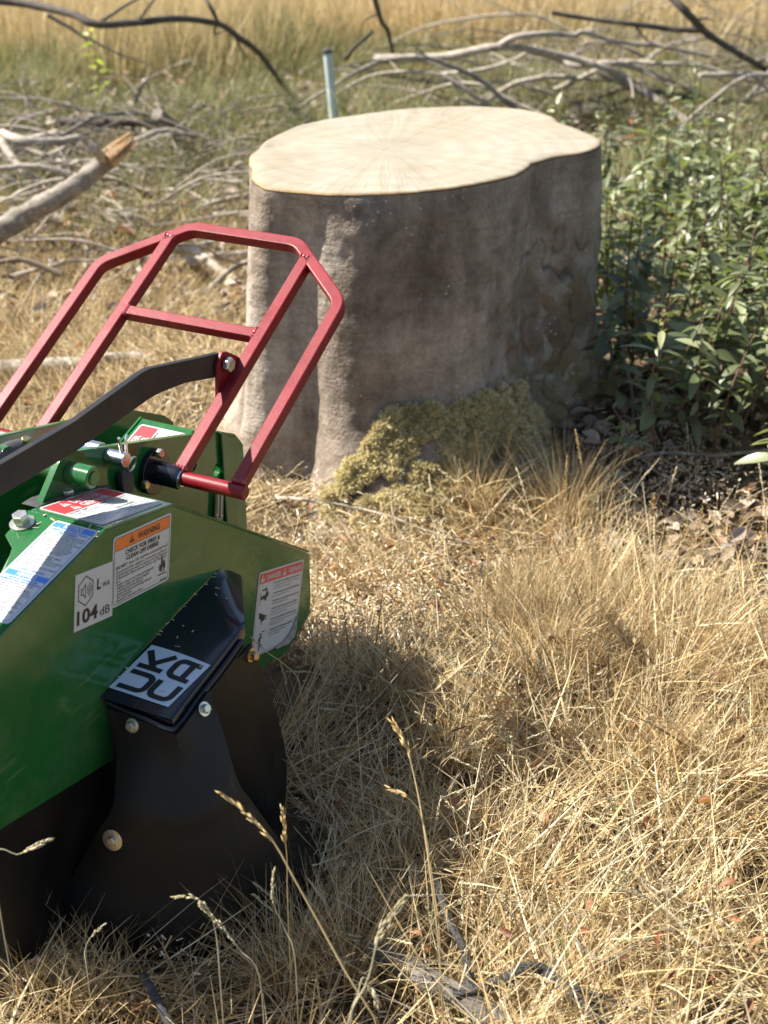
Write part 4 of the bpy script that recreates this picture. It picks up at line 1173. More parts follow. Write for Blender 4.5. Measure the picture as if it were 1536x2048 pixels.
def blades(n, P, length, az, lean, curve, width, seg=3, roll=0.9, rg=rng):
    """ribbon blades; returns verts and quads"""
    s = np.linspace(0, 1, seg + 1)
    phi = lean[:, None] + curve[:, None] * (s[None, :-1] + 0.5 / seg)
    st = (length / seg)[:, None]
    dx = np.sin(phi) * np.cos(az)[:, None] * st; dy = np.sin(phi) * np.sin(az)[:, None] * st; dz = np.cos(phi) * st
    path = np.zeros((n, seg + 1, 3)); path[:, 0] = P
    path[:, 1:, 0] = P[:, :1] + np.cumsum(dx, 1); path[:, 1:, 1] = P[:, 1:2] + np.cumsum(dy, 1); path[:, 1:, 2] = P[:, 2:3] + np.cumsum(dz, 1)
    g = gz(path[..., 0], path[..., 1])
    path[..., 2] = np.maximum(path[..., 2], g + 0.002 + 0.012 * rg.random((n, 1)))
    bad = (in_machine(path).any(1)) | (in_stump(path).any(1))
    k = ~bad
    path, az, width, phi = path[k], az[k], width[k], phi[k]
    n = len(path)
    ro = rg.uniform(-roll, roll, n)
    side = np.stack([-np.sin(az), np.cos(az), np.zeros(n)], -1)
    upd = np.stack([-np.cos(az) * np.cos(phi.mean(1)), -np.sin(az) * np.cos(phi.mean(1)), np.sin(phi.mean(1))], -1)
    w = side * np.cos(ro)[:, None] + upd * np.sin(ro)[:, None]
    prof = 1 - 0.88 * s ** 1.6
    hw = width[:, None] * prof[None] * 0.5
    V = np.stack([path - w[:, None] * hw[..., None], path + w[:, None] * hw[..., None]], 2).reshape(-1, 3)
    m = (seg + 1) * 2
    b = np.arange(n)[:, None] * m + np.arange(seg)[None] * 2
    F = np.stack([b, b + 1, b + 3, b + 2], -1).reshape(-1, 4)
    return V, F

def scatter(n, y0, y1, margin=0.45, xl=None):
    """points on the ground over the strip the camera sees, plus a margin; returns (n,3)"""
    # uniform in area of the trapezoid
    y = np.sqrt(rng.uniform(0, 1, n) * ((y1 + 1.2) ** 2 - (y0 + 1.2) ** 2) + (y0 + 1.2) ** 2) - 1.2
    half = 0.272 * (y * math.cos(PITCH) + 0.75) + margin
    x = rng.uniform(-1, 1, n) * half
    return np.stack([x, y, gz(x, y)], -1)

class Acc:
    def __init__(self): self.V = []; self.F = []; self.n = 0
    def add(self, V, F):
        self.V.append(V); self.F.append(F + self.n); self.n += len(V)
    def mesh(self, name): return mesh_np(name, np.concatenate(self.V), np.concatenate(self.F))

STRAW = [(0, (0.15, 0.095, 0.04)), (0.2, (0.38, 0.265, 0.12)), (0.42, (0.59, 0.42, 0.195)), (0.66, (0.74, 0.57, 0.30)), (0.86, (0.88, 0.77, 0.53)), (0.97, (0.32, 0.26, 0.11)), (1, (0.20, 0.20, 0.08))]
M['straw'] = grass_mat('straw', STRAW, patch=((0.25, 0.20, 0.085), 0.54, 0.72, 0.4), pscale=2.4)
M['olive'] = grass_mat('olive_grass', [(0, (0.11, 0.15, 0.045)), (0.3, (0.19, 0.225, 0.08)), (0.6, (0.32, 0.265, 0.11)), (0.8, (0.45, 0.36, 0.18)), (1, (0.17, 0.20, 0.065))], patch=((0.30, 0.22, 0.10), 0.54, 0.70, 0.5), pscale=1.3)
M['gold'] = grass_mat('golden_field_grass', [(0, (0.44, 0.32, 0.145)), (0.4, (0.61, 0.47, 0.24)), (0.75, (0.70, 0.57, 0.33)), (1, (0.52, 0.41, 0.22))], patch=((0.30, 0.25, 0.09), 0.5, 0.75, 0.4), pscale=0.5)

def U(n, a, b): return rng.uniform(a, b, n)
def short(P, lo=0.35, reach=0.55):
    q = P[:, :2] - STUMP_C; a = np.arctan2(q[:, 1], q[:, 0]); d = np.hypot(q[:, 0], q[:, 1]) - np.interp(a, stump_T, stump_r, period=2 * math.pi)
    e = np.hypot((P[:, 0] + 0.02) / 0.42, (P[:, 1] - 2.45) / 0.36)             # raked patch of chips between machine and stump
    ub = np.clip((P[:, 0] - 0.42) / 0.1, 0, 1) * np.clip((P[:, 1] - 2.55) / 0.25, 0, 1)     # shaded litter under the bush
    return (1 - 0.72 * ub) * np.minimum(lo + (1 - lo) * np.clip((d - 0.08) / reach, 0, 1), 0.62 + 0.38 * np.clip(e - 0.4, 0, 1))
def bare(P):
    """1 where grass thins to bare litter by the bush, partly standing in for shade"""
    return np.clip((P[..., 0] - 0.36 + 0.08 * fbm(P[..., 0] * 4, P[..., 1] * 4, 0, 12, 2)) / 0.10, 0, 1) * np.clip((P[..., 1] - 2.30 + 0.10 * fbm(P[..., 0] * 4, P[..., 1] * 4, 0, 14, 2)) / 0.12, 0, 1) * (P[..., 1] < 4.6)
def thin(P, k=0.86): return P[rng.random(len(P)) > k * bare(P)]
def swirl(P, k=1.2, seed=0): return 3.6 * fbm(P[:, 0] * k, P[:, 1] * k, 0, 100 + seed, 2)

# ---- matted straw, near
A = Acc()
n = 92000; P = scatter(n, 0.85, 3.0)
mask = fbm(P[:, 0] * 7, P[:, 1] * 7, 0, 44, 3); P = P[mask + rng.normal(0, 0.22, n) > -0.08]; P = thin(P); n = len(P)
az = swirl(P, 3.4) + rng.normal(0, 1.35, n)
A.add(*blades(n, P, U(n, 0.06, 0.26) * short(P, .6), az, U(n, 0.6, 1.45), U(n, -0.25, 0.7), 0.0011 + 0.0042 * rng.random(n) ** 2.0, 4))
n = 23000; P = scatter(n, 0.85, 3.0)
P = thin(P); cl = fbm(P[:, 0] * 5, P[:, 1] * 5, 0, 71, 2); P = P[cl > -0.15]; n = len(P)
az = swirl(P, 3.0, 3) + rng.normal(0, 1.5, n)
A.add(*blades(n, P, U(n, 0.05, 0.17) * (0.7 + 0.7 * np.clip(cl[cl > -0.15], 0, 1)) * short(P, .3), az, U(n, 0.1, 0.75), U(n, 0.3, 1.4), U(n, 0.0011, 0.0026), 4))
# upright tufts: (pixel x, pixel y, radius, height, count)
for tx_, ty_, tr_, th_, tn in ((1130, 1190, .13, .17, 260), (1240, 1340, .14, .16, 260), (1090, 1340, .09, .18, 380), (1000, 1290, .08, .16, 300), (1400, 1350, .10, .17, 340), (1220, 1210, .13, .17, 240), (1330, 1420, .10, .16, 300), (945, 1040, .06, .17, 240), (1130, 1050, .09, .20, 420), (1180, 1260, .14, .18, 340), (1060, 1230, .07, .17, 300), (1330, 1270, .08, .15, 220), (1440, 1260, .07, .13, 140), (900, 1560, .06, .15, 220), (1290, 1560, .12, .15, 420),
                             (700, 1960, .10, .17, 420), (620, 1900, .06, .15, 240), (560, 1990, .07, .16, 260), (1470, 1620, .1, .15, 300), (60, 2000, .12, .14, 420), (30, 1930, .06, .10, 200), (200, 2040, .09, .12, 260), (1000, 1700, .09, .12, 240), (800, 1780, .09, .13, 260), (760, 1420, .08, .12, 300)):
    c = gp(tx_, ty_); P = np.zeros((tn, 3)); d = tr_ * np.abs(rng.normal(0, 0.6, tn)); a = U(tn, 0, 6.283)
    P[:, 0] = c[0] + d * np.cos(a); P[:, 1] = c[1] + d * np.sin(a); P[:, 2] = gz(P[:, 0], P[:, 1])
    V, F = blades(tn, P, U(tn, 0.4, 1.0) * th_ * 1.15, a + rng.normal(0, .7, tn), U(tn, 0.0, 0.45), U(tn, 0.1, 1.0), U(tn, 0.0010, 0.0020), 3)
    A.add(V, F)
obj('dry_straw_grass', A.mesh('dry_straw_grass'), M['straw'], label='matted straw-coloured dry grass covering the foreground', cat='grass', kind='stuff')
# ---- mid ground
A = Acc()
n = 60000; P = thin(scatter(n, 2.9, 5.2, 0.8)); n = len(P)
A.add(*blades(n, P, U(n, 0.06, 0.20) * short(P), swirl(P, 1.6, 5) + rng.normal(0, 1, n), U(n, 0.5, 1.45), U(n, -0.1, 0.6), U(n, 0.0016, 0.0034), 3))
n = 12000; P = thin(scatter(n, 2.9, 5.2, 0.8)); n = len(P)
A.add(*blades(n, P, U(n, 0.06, 0.16) * short(P, .3), U(n, 0, 6.28), U(n, 0.0, 0.6), U(n, 0.2, 1.1), U(n, 0.0014, 0.0026), 3))
obj('dry_straw_grass', A.mesh('dry_straw_grass'), M['straw'], label='short dry grass around and behind the stump', cat='grass', kind='stuff')
A = Acc()
n = 66000; P = scatter(n, 4.6, 8.6, 1.7)
keep = rng.random(n) < np.clip((P[:, 1] - 4.4 + 0.8 * fbm(P[:, 0], P[:, 1], 0, 8)) / 1.2, 0.1, 1); P = P[keep]; n = len(P)
hgt = 0.7 + 0.7 * np.clip(fbm(P[:, 0] * 1.5, P[:, 1] * 1.5, 0, 17), -0.6, 1)
A.add(*blades(n, P, U(n, 0.10, 0.34) * hgt, U(n, 0, 6.28), U(n, 0.0, 0.7), U(n, 0.1, 1.0), U(n, 0.0030, 0.0060), 3))
obj('rough_green_grass', A.mesh('rough_green_grass'), M['olive'], label='rough olive-green grass behind the stump', cat='grass', kind='stuff')
A = Acc()
n = 105000; P = scatter(n, 7.4, 13.5, 2.8)
keep = rng.random(n) < np.clip((P[:, 1] - 7.5 + 0.7 * fbm(P[:, 0], P[:, 1], 0, 8)) / 1.0, 0, 1); P = P[keep]; n = len(P)
A.add(*blades(n, P, U(n, 0.25, 0.55), U(n, 0, 6.28), U(n, 0.0, 0.35), U(n, 0.0, 0.7), U(n, 0.004, 0.008), 3))
obj('golden_field_grass', A.mesh('golden_field_grass'), M['gold'], label='tall golden grass of the open field at the top', cat='grass', kind='stuff')

# ================================================================== WOOD CHIPS
M['chips'] = grass_mat('wood_chip', [(0, (0.44, 0.27, 0.12)), (0.3, (0.62, 0.45, 0.25)), (0.65, (0.74, 0.61, 0.41)), (1, (0.82, 0.74, 0.58))], trans=0.1)
def chips():
    pts = []
    for cx, cy, sx, sy, k in ((740, 1210, 150, 90, 2600), (650, 1290, 90, 60, 1300), (900, 1130, 150, 60, 1500), (700, 1040, 120, 40, 900), (420, 800, 130, 60, 1100), (950, 1850, 300, 140, 500), (1000, 1350, 260, 120, 900), (480, 720, 60, 60, 700), (1340, 970, 80, 45, 1400), (700, 1700, 200, 120, 400), (150, 1990, 150, 40, 300)):
        x = rng.normal(cx, sx, k); y = np.clip(rng.normal(cy, sy, k), 560, 2080)
        for a, b in zip(x, y): pts.append(gp(a, b))
    P = np.array(pts); P[:, 2] = gz(P[:, 0], P[:, 1]) + rng.uniform(0.004, 0.065, len(P))
    k = ~(in_machine(P) | in_stump(P)); P = P[k]; n = len(P)
    s = np.stack([U(n, .0015, .0085) * np.clip(rng.random(n) * 1.6, .4, 1.5), U(n, .0005, .0016), U(n, .0002, .0008)], -1)
    q = rng.normal(0, 1, (n, 4)); q /= np.linalg.norm(q, axis=1)[:, None]
    w, x, y, z = q.T
    Rm = np.stack([1 - 2 * (y * y + z * z), 2 * (x * y - z * w), 2 * (x * z + y * w), 2 * (x * y + z * w), 1 - 2 * (x * x + z * z), 2 * (y * z - x * w), 2 * (x * z - y * w), 2 * (y * z + x * w), 1 - 2 * (x * x + y * y)], -1).reshape(n, 3, 3)
    c = np.array([(-1,-1,-1),(1,-1,-1),(1,1,-1),(-1,1,-1),(-1,-1,1),(1,-1,1),(1,1,1),(-1,1,1)], float)
    V = P[:, None] + np.einsum('nij,nkj->nki', Rm, c[None] * s[:, None])
    f = np.array([(0,3,2,1),(4,5,6,7),(0,1,5,4),(1,2,6,5),(2,3,7,6),(3,0,4,7)])
    F = (np.arange(n)[:, None, None] * 8 + f[None]).reshape(-1, 4)
    obj('wood_chips', mesh_np('wood_chips', V.reshape(-1, 3), F, False), M['chips'], label='pale wood chips and sawdust strewn over the dry grass', cat='wood chips', kind='stuff')
chips()

# ================================================================== BRANCHES
def bark_mat(name, dark, light, scale=14):
    m, nt, b = mat(name)
    oc = coord(nt)
    c = ramp(nt, noise(nt, scale, 6, 0.65, oc), [(0.3, dark), (0.7, light)])
    c = mix(nt, ramp(nt, noise(nt, 60, 3, 0.6, oc), [(0.55, (0, 0, 0)), (0.66, (0.6,) * 3)]), c, tuple(min(1, x * 1.5) for x in light))
    nt.links.new(c, b.inputs['Base Color']); b.inputs['Roughness'].default_value = 0.85
    bump(nt, b, noise(nt, 45, 5, 0.7, oc), 0.7, 0.006)
    return m
M['b_dark'] = bark_mat('dark_twig_bark', (0.035, 0.028, 0.022), (0.10, 0.08, 0.06))
M['b_grey'] = bark_mat('grey_branch_bark', (0.10, 0.085, 0.065), (0.30, 0.26, 0.21))
M['b_pale'] = bark_mat('bleached_branch', (0.20, 0.16, 0.12), (0.47, 0.41, 0.33))
M['b_brown'] = bark_mat('brown_log_bark', (0.10, 0.072, 0.042), (0.27, 0.21, 0.13))
M['b_limb'] = bark_mat('weathered_limb_bark', (0.11, 0.088, 0.062), (0.33, 0.285, 0.225), 22)
M['b_wet'] = bark_mat('dull_grey_bark', (0.05, 0.043, 0.036), (0.15, 0.135, 0.115))
M['b_lichen'] = bark_mat('lichen_twig_bark', (0.018, 0.017, 0.016), (0.055, 0.053, 0.05), 30)
M['split'] = simple('splintered_wood', (0.42, 0.26, 0.12), 0.8, var=0.4, vs=60, peel=0.6, ps=90)

def branch(pts, r0, r1, m, label, name='fallen_branch', twigs=0, group=None, seg=None, wob=0.6, world=False):
    """pts: (px x, px y, height above ground) or world points"""
    W_ = np.array(pts, float) if world else np.array([gp(x, y, h) for x, y, h in pts])
    nseg = seg or max(14, 6 * len(pts))
    P = smooth_path(W_, nseg)
    sd = random.randint(0, 9999)
    t = np.linspace(0, 1, nseg)
    ln = np.linalg.norm(W_[-1] - W_[0])
    P = P + wob * 0.02 * ln * np.stack([vnoise(t * 5, sd, 0, 1), vnoise(t * 5, sd, 3, 2), 0.6 * vnoise(t * 5, sd, 7, 3)], -1)
    r = r0 + (r1 - r0) * t
    sides = 12 if r0 > 0.012 else 7
    a = np.arange(sides)
    rr = r[:, None] * (1 + 0.16 * vnoise(t[:, None] * 22, a[None] * 0.9, sd, 4))
    base = P[0].copy(); base[2] = 0
    V, F = tube_np(P - base, rr, sides)
    o = obj(name, MB().add(V, F).mesh(name, angle=60), M[m], None, label, 'branch', group)
    o.location = base
    for k in range(twigs):
        i = random.randint(nseg // 4, nseg - 3)
        d = P[i + 1] - P[i - 1]; d /= np.linalg.norm(d)
        sdv = np.cross(d, rng.normal(0, 1, 3)); sdv /= np.linalg.norm(sdv)
        L_ = ln * random.uniform(0.10, 0.28)
        e = P[i] + (d * 0.8 + sdv * 0.7) * L_ * 0.5; f = e + (d * 0.9 + sdv * 0.3 + np.array([0, 0, random.uniform(-.2, .3)])) * L_ * 0.5
        f[2] = max(f[2], 0.02)
        Q = smooth_path([P[i], e, f], 8)
        V, F = tube_np(Q - base, np.linspace(r[i] * 0.5, 0.0015, 8), 6)
        obj('twig', MB().add(V, F).mesh('twig'), M[m], o)
    return o

# the thick broken limb at the left, with its splintered end
lb = branch([(-90, 515, .10), (-10, 468, .16), (60, 424, .22), (120, 388, .27), (165, 352, .31), (228, 306, .38)], 0.041, 0.029, 'b_limb', 'thick brown broken branch with splintered orange end, rising from the left edge', seg=46, wob=1.1)
tip = gp(228, 306, .38); tdir = tip - gp(180, 345, .33); tdir /= np.linalg.norm(tdir)
sp = MB()
for k in range(26):
    a = random.uniform(0, 6.28); rr = 0.027 * math.sqrt(random.random()); pn = np.cross(tdir, (0, 0, 1.)); pn /= np.linalg.norm(pn); pb = np.cross(tdir, pn)
    s = tip + pn * rr * math.cos(a) + pb * rr * math.sin(a) - tdir * 0.03
    ln_ = random.uniform(0.05, 0.13); e = s + tdir * ln_ + pn * random.uniform(-.01, .01)
    sp.tube([s - np.array(lb.location), (s + e) / 2 - np.array(lb.location), e - np.array(lb.location)], [0.009, 0.008, 0.001], 5)
obj('splintered_end', sp.mesh('splintered_end', angle=20), M['split'], lb)
branch([(205, 318, .36), (190, 300, .42), (184, 297, .44)], 0.017, 0.014, 'b_pale', 'short pale stub standing on the thick broken branch', name='branch_stub', wob=0)

BR = [
 ([(-30, 0, .62), (60, 12, .60), (150, 34, .58), (185, 50, .56), (270, 46, .56), (350, 36, .56), (430, 47, .52), (470, 78, .42), (515, 112, .30), (560, 172, .05)], .017, .012, 'b_dark', 'long dark branch arching across the top left corner', 4),
 ([(405, -15, .66), (425, 22, .6), (440, 52, .5)], .009, .008, 'b_dark', 'short dark twig dropping to the arched branch at the top', 0),
 ([(90, 30, .52), (150, 60, .44), (220, 100, .30), (300, 130, .14)], .009, .004, 'b_grey', 'thin grey twig trailing below the dark arched branch', 2),
 ([(125, 243, .12), (200, 247, .13), (290, 246, .12), (345, 262, .06)], .020, .014, 'b_dark', 'dark mossy branch lying level above the broken limb', 1),
 ([(312, 228, .20), (350, 252, .13), (400, 275, .07), (450, 296, .02)], .026, .020, 'b_grey', 'stout grey branch slanting down left of the stump top', 1),
 ([(425, 262, .05), (470, 270, .06), (520, 280, .05)], .012, .008, 'b_grey', 'low grey branch ending behind the stump top', 0),
 ([(2, 266, .22), (50, 282, .22), (110, 283, .20), (160, 276, .20)], .018, .015, 'b_pale', 'bleached crooked stick near the left edge above the limb', 0),
 ([(160, 276, .20), (120, 300, .15), (60, 325, .10)], .010, .007, 'b_pale', 'bleached side stick forking below the crooked stick', 0),
 ([(0, 280, .22), (22, 312, .18), (48, 342, .14), (80, 362, .10), (118, 388, .05)], .017, .011, 'b_pale', 'bleached stick slanting down behind the thick broken branch', 1),
 ([(-20, 398, .06), (30, 402, .08), (75, 408, .06)], .013, .010, 'b_pale', 'pale stick at the left edge under the thick branch', 0),
 ([(105, 425, .05), (140, 450, .06), (190, 455, .05), (230, 478, .03)], .012, .008, 'b_pale', 'thin pale stick lying below the thick branch', 1),
 ([(185, 415, .10), (215, 432, .08), (250, 458, .05), (275, 480, .02)], .016, .010, 'b_pale', 'pale stick crossing the brash above the red guard', 1),
 ([(205, 425, .08), (250, 432, .09), (295, 442, .07)], .017, .014, 'b_pale', 'short stout pale stick above the red guard', 0),
 ([(215, 445, .04), (265, 462, .05), (310, 475, .04)], .010, .007, 'b_grey', 'grey stick tucked under the short stout pale stick', 1),
 ([(330, 500, .05), (380, 496, .08), (430, 532, .05), (470, 562, .03), (495, 585, .02)], .018, .013, 'b_pale', 'pale curved branch behind the top rail of the guard', 1),
 ([(345, 520, .03), (400, 522, .06), (450, 512, .06), (520, 508, .05)], .017, .014, 'b_pale', 'pale branch running into the left side of the stump', 1),
 ([(492, 520, .02), (505, 560, .02), (515, 590, .02)], .010, .008, 'b_pale', 'short pale stick beside the left flank of the stump', 0),
 ([(-60, 748, .03), (40, 738, .035), (140, 730, .035), (235, 722, .03), (300, 724, .02)], .030, .022, 'b_pale', 'pale log lying behind the left rails of the red guard', 0),
 ([(270, 205, .25), (285, 170, .33), (300, 152, .36)], .009, .005, 'b_grey', 'small upright grey twig in the olive grass', 1),
 ([(745, -15, .60), (760, 35, .46), (775, 70, .34), (790, 112, .2)], .013, .009, 'b_dark', 'dark stick leaning above the back of the stump', 1),
 ([(690, 118, .20), (712, 92, .28), (745, 62, .36)], .012, .009, 'b_dark', 'short dark stick leaning right of the pale post', 0),
 ([(700, 130, .18), (780, 150, .16), (870, 165, .13), (960, 182, .10)], .010, .006, 'b_dark', 'thin dark branch lying behind the stump', 1),
 ([(755, 122, .30), (820, 117, .32), (900, 112, .34), (960, 98, .38), (1010, 92, .40), (1090, 103, .36), (1160, 120, .32), (1220, 140, .28), (1290, 176, .18), (1350, 222, .08), (1390, 262, .02)], .020, .012, 'b_pale', 'long pale arching branch behind the stump, thickest of the right-hand brash', 5),
 ([(1005, 92, .40), (1030, 76, .44), (1085, 70, .45), (1145, 74, .43), (1160, 64, .45), (1230, 82, .40), (1320, 92, .36), (1420, 112, .30)], .014, .008, 'b_pale', 'pale forked branch lying highest over the right-hand brash', 4),
 ([(1060, 100, .36), (1110, 118, .30), (1150, 130, .28), (1230, 128, .30), (1310, 150, .24), (1400, 190, .14), (1480, 235, .05)], .016, .010, 'b_pale', 'pale branch sweeping down to the right under the arch', 3),
 ([(960, 200, .10), (1000, 182, .15), (1040, 165, .20), (1110, 155, .22), (1200, 160, .20), (1290, 168, .16)], .014, .009, 'b_pale', 'pale branch rising from the back rim of the stump', 2),
 ([(880, 150, .18), (960, 140, .22), (1030, 118, .28), (1075, 92, .34)], .010, .006, 'b_pale', 'thin pale cross branch behind the stump', 2),
 ([(1100, 26, .52), (1180, 38, .50), (1260, 50, .48), (1340, 58, .46), (1410, 62, .45)], .010, .013, 'b_dark', 'dark level branch against the golden field at top right', 2),
 ([(1330, -15, .62), (1375, 25, .55), (1405, 62, .46), (1460, 98, .36), (1520, 132, .26), (1580, 165, .15)], .017, .013, 'b_dark', 'dark branch running down out of the top right corner', 2),
 ([(1180, 200, .12), (1260, 178, .18), (1350, 190, .16), (1440, 200, .14), (1560, 205, .10)], .014, .010, 'b_dark', 'dark branch low in the brash at the right edge', 3),
 ([(1200, 145, .26), (1300, 190, .18), (1380, 250, .10), (1450, 310, .04)], .018, .012, 'b_grey', 'grey branch sloping down behind the bush', 2),
 ([(1330, 240, .12), (1420, 280, .08), (1500, 300, .06), (1570, 330, .03)], .014, .009, 'b_dark', 'dark stick above the bush at the right edge', 2),
 ([(1400, 150, .26), (1470, 148, .26), (1560, 152, .24)], .013, .010, 'b_pale', 'pale stub of branch at the right edge under the dark branches', 0),
 ([(1405, 270, .16), (1440, 300, .12), (1480, 322, .08), (1520, 342, .05)], .013, .010, 'b_pale', 'broken pale stick with cut end above the bush', 0),
 ([(1140, 225, .08), (1165, 262, .05), (1180, 290, .03)], .012, .009, 'b_pale', 'pale curved stick just behind the right rim of the stump', 0),
 # near the stump and in the foreground
 ([(545, 995, .03), (600, 1000, .05), (680, 1012, .05), (770, 1035, .045), (860, 1062, .035), (965, 1092, .02)], .0050, .0028, 'b_pale', 'thin pale bent twig lying in front of the stump', 1),
 ([(560, 930, .02), (640, 918, .05), (690, 945, .05), (730, 985, .02)], .0055, .003, 'b_grey', 'thin grey twig against the foot of the stump', 0),
 ([(868, 1755, .06), (885, 1800, .05), (905, 1850, .05), (928, 1905, .045), (940, 1960, .04), (955, 2010, .03)], .0055, .0075, 'b_lichen', 'dark lichen-spotted twig pointing up the foreground grass', 0),
 ([(910, 1992, .035), (960, 1975, .045), (1010, 1958, .05), (1060, 1937, .055), (1085, 1940, .05), (1120, 1965, .045), (1170, 2010, .04), (1215, 2060, .03)], .0080, .0085, 'b_lichen', 'dark crooked stick bent like an elbow in the foreground', 2),
 ([(740, 1895, .02), (800, 1925, .025), (870, 1965, .028), (930, 2000, .025), (1010, 2060, .02)], .0150, .0170, 'b_wet', 'thick grey branch half buried in the foreground straw', 0),
 ([(285, 1950, .05), (305, 1985, .05), (325, 2020, .04), (350, 2065, .03)], .0055, .007, 'b_lichen', 'dark stick at the bottom left below the rubber skirt', 1),
 ([(1085, 1945, .05), (1150, 1975, .045), (1230, 2005, .04), (1320, 2030, .03)], .0040, .0025, 'b_lichen', 'thin dark twig branching right from the elbow stick', 0),
 ([(1230, 1170, .05), (1265, 1205, .04), (1290, 1250, .03)], .004, .003, 'b_pale', 'short pale twig in the tall tuft right of the stump foot', 0),
 ([(1270, 1745, .05), (1330, 1790, .05), (1400, 1815, .05), (1480, 1870, .04)], .0022, .0016, 'b_pale', 'thin pale stalk lying across the straw at lower right', 0),
 ([(1130, 1850, .05), (1200, 1920, .05), (1290, 1880, .05), (1390, 1840, .04)], .0022, .0016, 'b_grey', 'thin grey stalk curving through the straw at lower right', 0),
 ([(1228, 555, .28), (1240, 640, .24), (1252, 740, .16), (1268, 850, .06), (1282, 960, -.01)], .0035, .005, 'b_grey', 'thin bare stem standing against the right flank of the stump', 0),
 ([(1240, 925, .05), (1330, 905, .08), (1440, 910, .07), (1560, 900, .06)], .005, .004, 'b_grey', 'thin brown stick lying under the bush', 0),
]
for pts, r0, r1, m, lab, tw in BR:
    if pts[0][1] > 1700: pts = [(x, y, h + 0.035) for x, y, h in pts]      # these rest on the matted straw
    branch(pts, r0, r1, m, lab, twigs=tw, wob=0.5)
# arching boughs of the brash heap
for k in range(30):
    rt_ = k < 20
    x, y = (random.uniform(930, 1600), random.uniform(70, 280)) if rt_ else (random.uniform(-60, 430), random.uniform(230, 470))
    p = gp(x, y, 0.05); ln_ = random.uniform(0.5, 1.3); a = random.gauss(0, 0.35) + (math.pi if random.random() < .5 else 0)
    hh = random.uniform(.10, .32) if rt_ else random.uniform(.04, .16)
    q = [p + np.array([math.cos(a) * ln_ * t, math.sin(a) * ln_ * t, hh * math.sin(math.pi * min(1, t * .9 + .12)) + random.uniform(-.02, .02)]) for t in (0, .25, .5, .75, 1)]
    for w_ in q: w_[2] = max(w_[2], 0.02)
    if in_stump(np.array(q), 0.08).any(): continue
    r = random.uniform(.006, .013)
    branch(q, r, r * .4, random.choice(['b_pale', 'b_pale', 'b_grey']), 'slender arching bough in the brash heap behind the stump, on the right' if rt_ else 'slender crooked bough in the brash heap on the left', name='brash_bough', twigs=3, world=True, group='boughs of the right brash heap' if rt_ else 'boughs of the left brash heap', seg=22, wob=1.6)
# loose brash sticks nobody could tell apart
for k in range(140):
    if k < 76: x, y = random.uniform(-60, 500), random.uniform(255, 600)
    else: x, y = random.uniform(980, 1600), random.uniform(110, 300)
    p = gp(x, y, 0.02); a = random.gauss(0.0, 0.7) + (math.pi if random.random() < .5 else 0); ln_ = random.uniform(0.15, 0.5)
    h0, h1 = random.uniform(0.01, 0.14), random.uniform(0.01, 0.20)
    e = p + np.array([math.cos(a), math.sin(a) * 0.8, 0]) * ln_; p[2] = h0; e[2] = h1
    mid = (p + e) / 2 + np.array([0, 0, random.uniform(-0.01, 0.05)])
    r = random.uniform(0.004, 0.012)
    if in_stump(np.array([p, mid, e]), 0.05).any(): continue
    left = k < 76
    mk, word = random.choice([('b_pale', 'bleached pale'), ('b_pale', 'bleached pale'), ('b_grey', 'grey'), ('b_brown', 'brown')])
    side_ = 'left' if left else 'right'
    branch([p, mid, e], r, r * 0.6, mk, word + (' loose stick lying among the brash left of the stump' if left else ' loose stick lying in the brash behind the stump, right side'), name='loose_stick', world=True, group=word + ' loose sticks in the ' + side_ + ' brash', seg=10, wob=1.0)

# leaf litter and bark scraps in the brash
def litter():
    n = 9000; P = scatter(n, 3.9, 7.6, 0.8)
    P = P[rng.random(n) < np.clip(1.3 - np.abs(P[:, 1] - 5.2) / 2.2, 0, 1)]; n = len(P)
    Q = np.stack([U(2600, .38, 1.5), U(2600, 2.28, 3.6), np.zeros(2600)], -1); Q = Q[rng.random(2600) < bare(Q)]; Q[:, 2] = gz(Q[:, 0], Q[:, 1])  # dark litter added by the bush, partly in place of cast shade
    P = np.concatenate([P, Q])
    V0, F0 = leaf_mesh('x', .3, .6, .5)
    Vs = []
    for p in P:
        if in_stump(p[None], 0.03)[0]: continue
        a = random.uniform(0, 6.28); B = basis(np.array([math.cos(a), math.sin(a), random.uniform(-.3, .5)]), np.array([random.gauss(0, .6), random.gauss(0, .6), 1.]))
        Vs.append(p + np.array([0, 0, random.uniform(.004, .10 if p[1] > 3.7 else .025)]) + (V0 * random.uniform(.02, .06)) @ B.T)
    k = len(V0)
    F = (np.arange(len(Vs))[:, None, None] * k + F0[None]).reshape(-1, 4)
    m = grass_mat('leaf_litter', [(0, (0.07, 0.045, 0.028)), (0.4, (0.18, 0.12, 0.07)), (0.7, (0.33, 0.25, 0.17)), (0.9, (0.45, 0.38, 0.30)), (1, (0.42, 0.19, 0.07))], trans=0.15)
    obj('leaf_litter', mesh_np('leaf_litter', np.concatenate(Vs), F), m, label='brown leaf litter and bark scraps under the brash', cat='litter', kind='stuff')
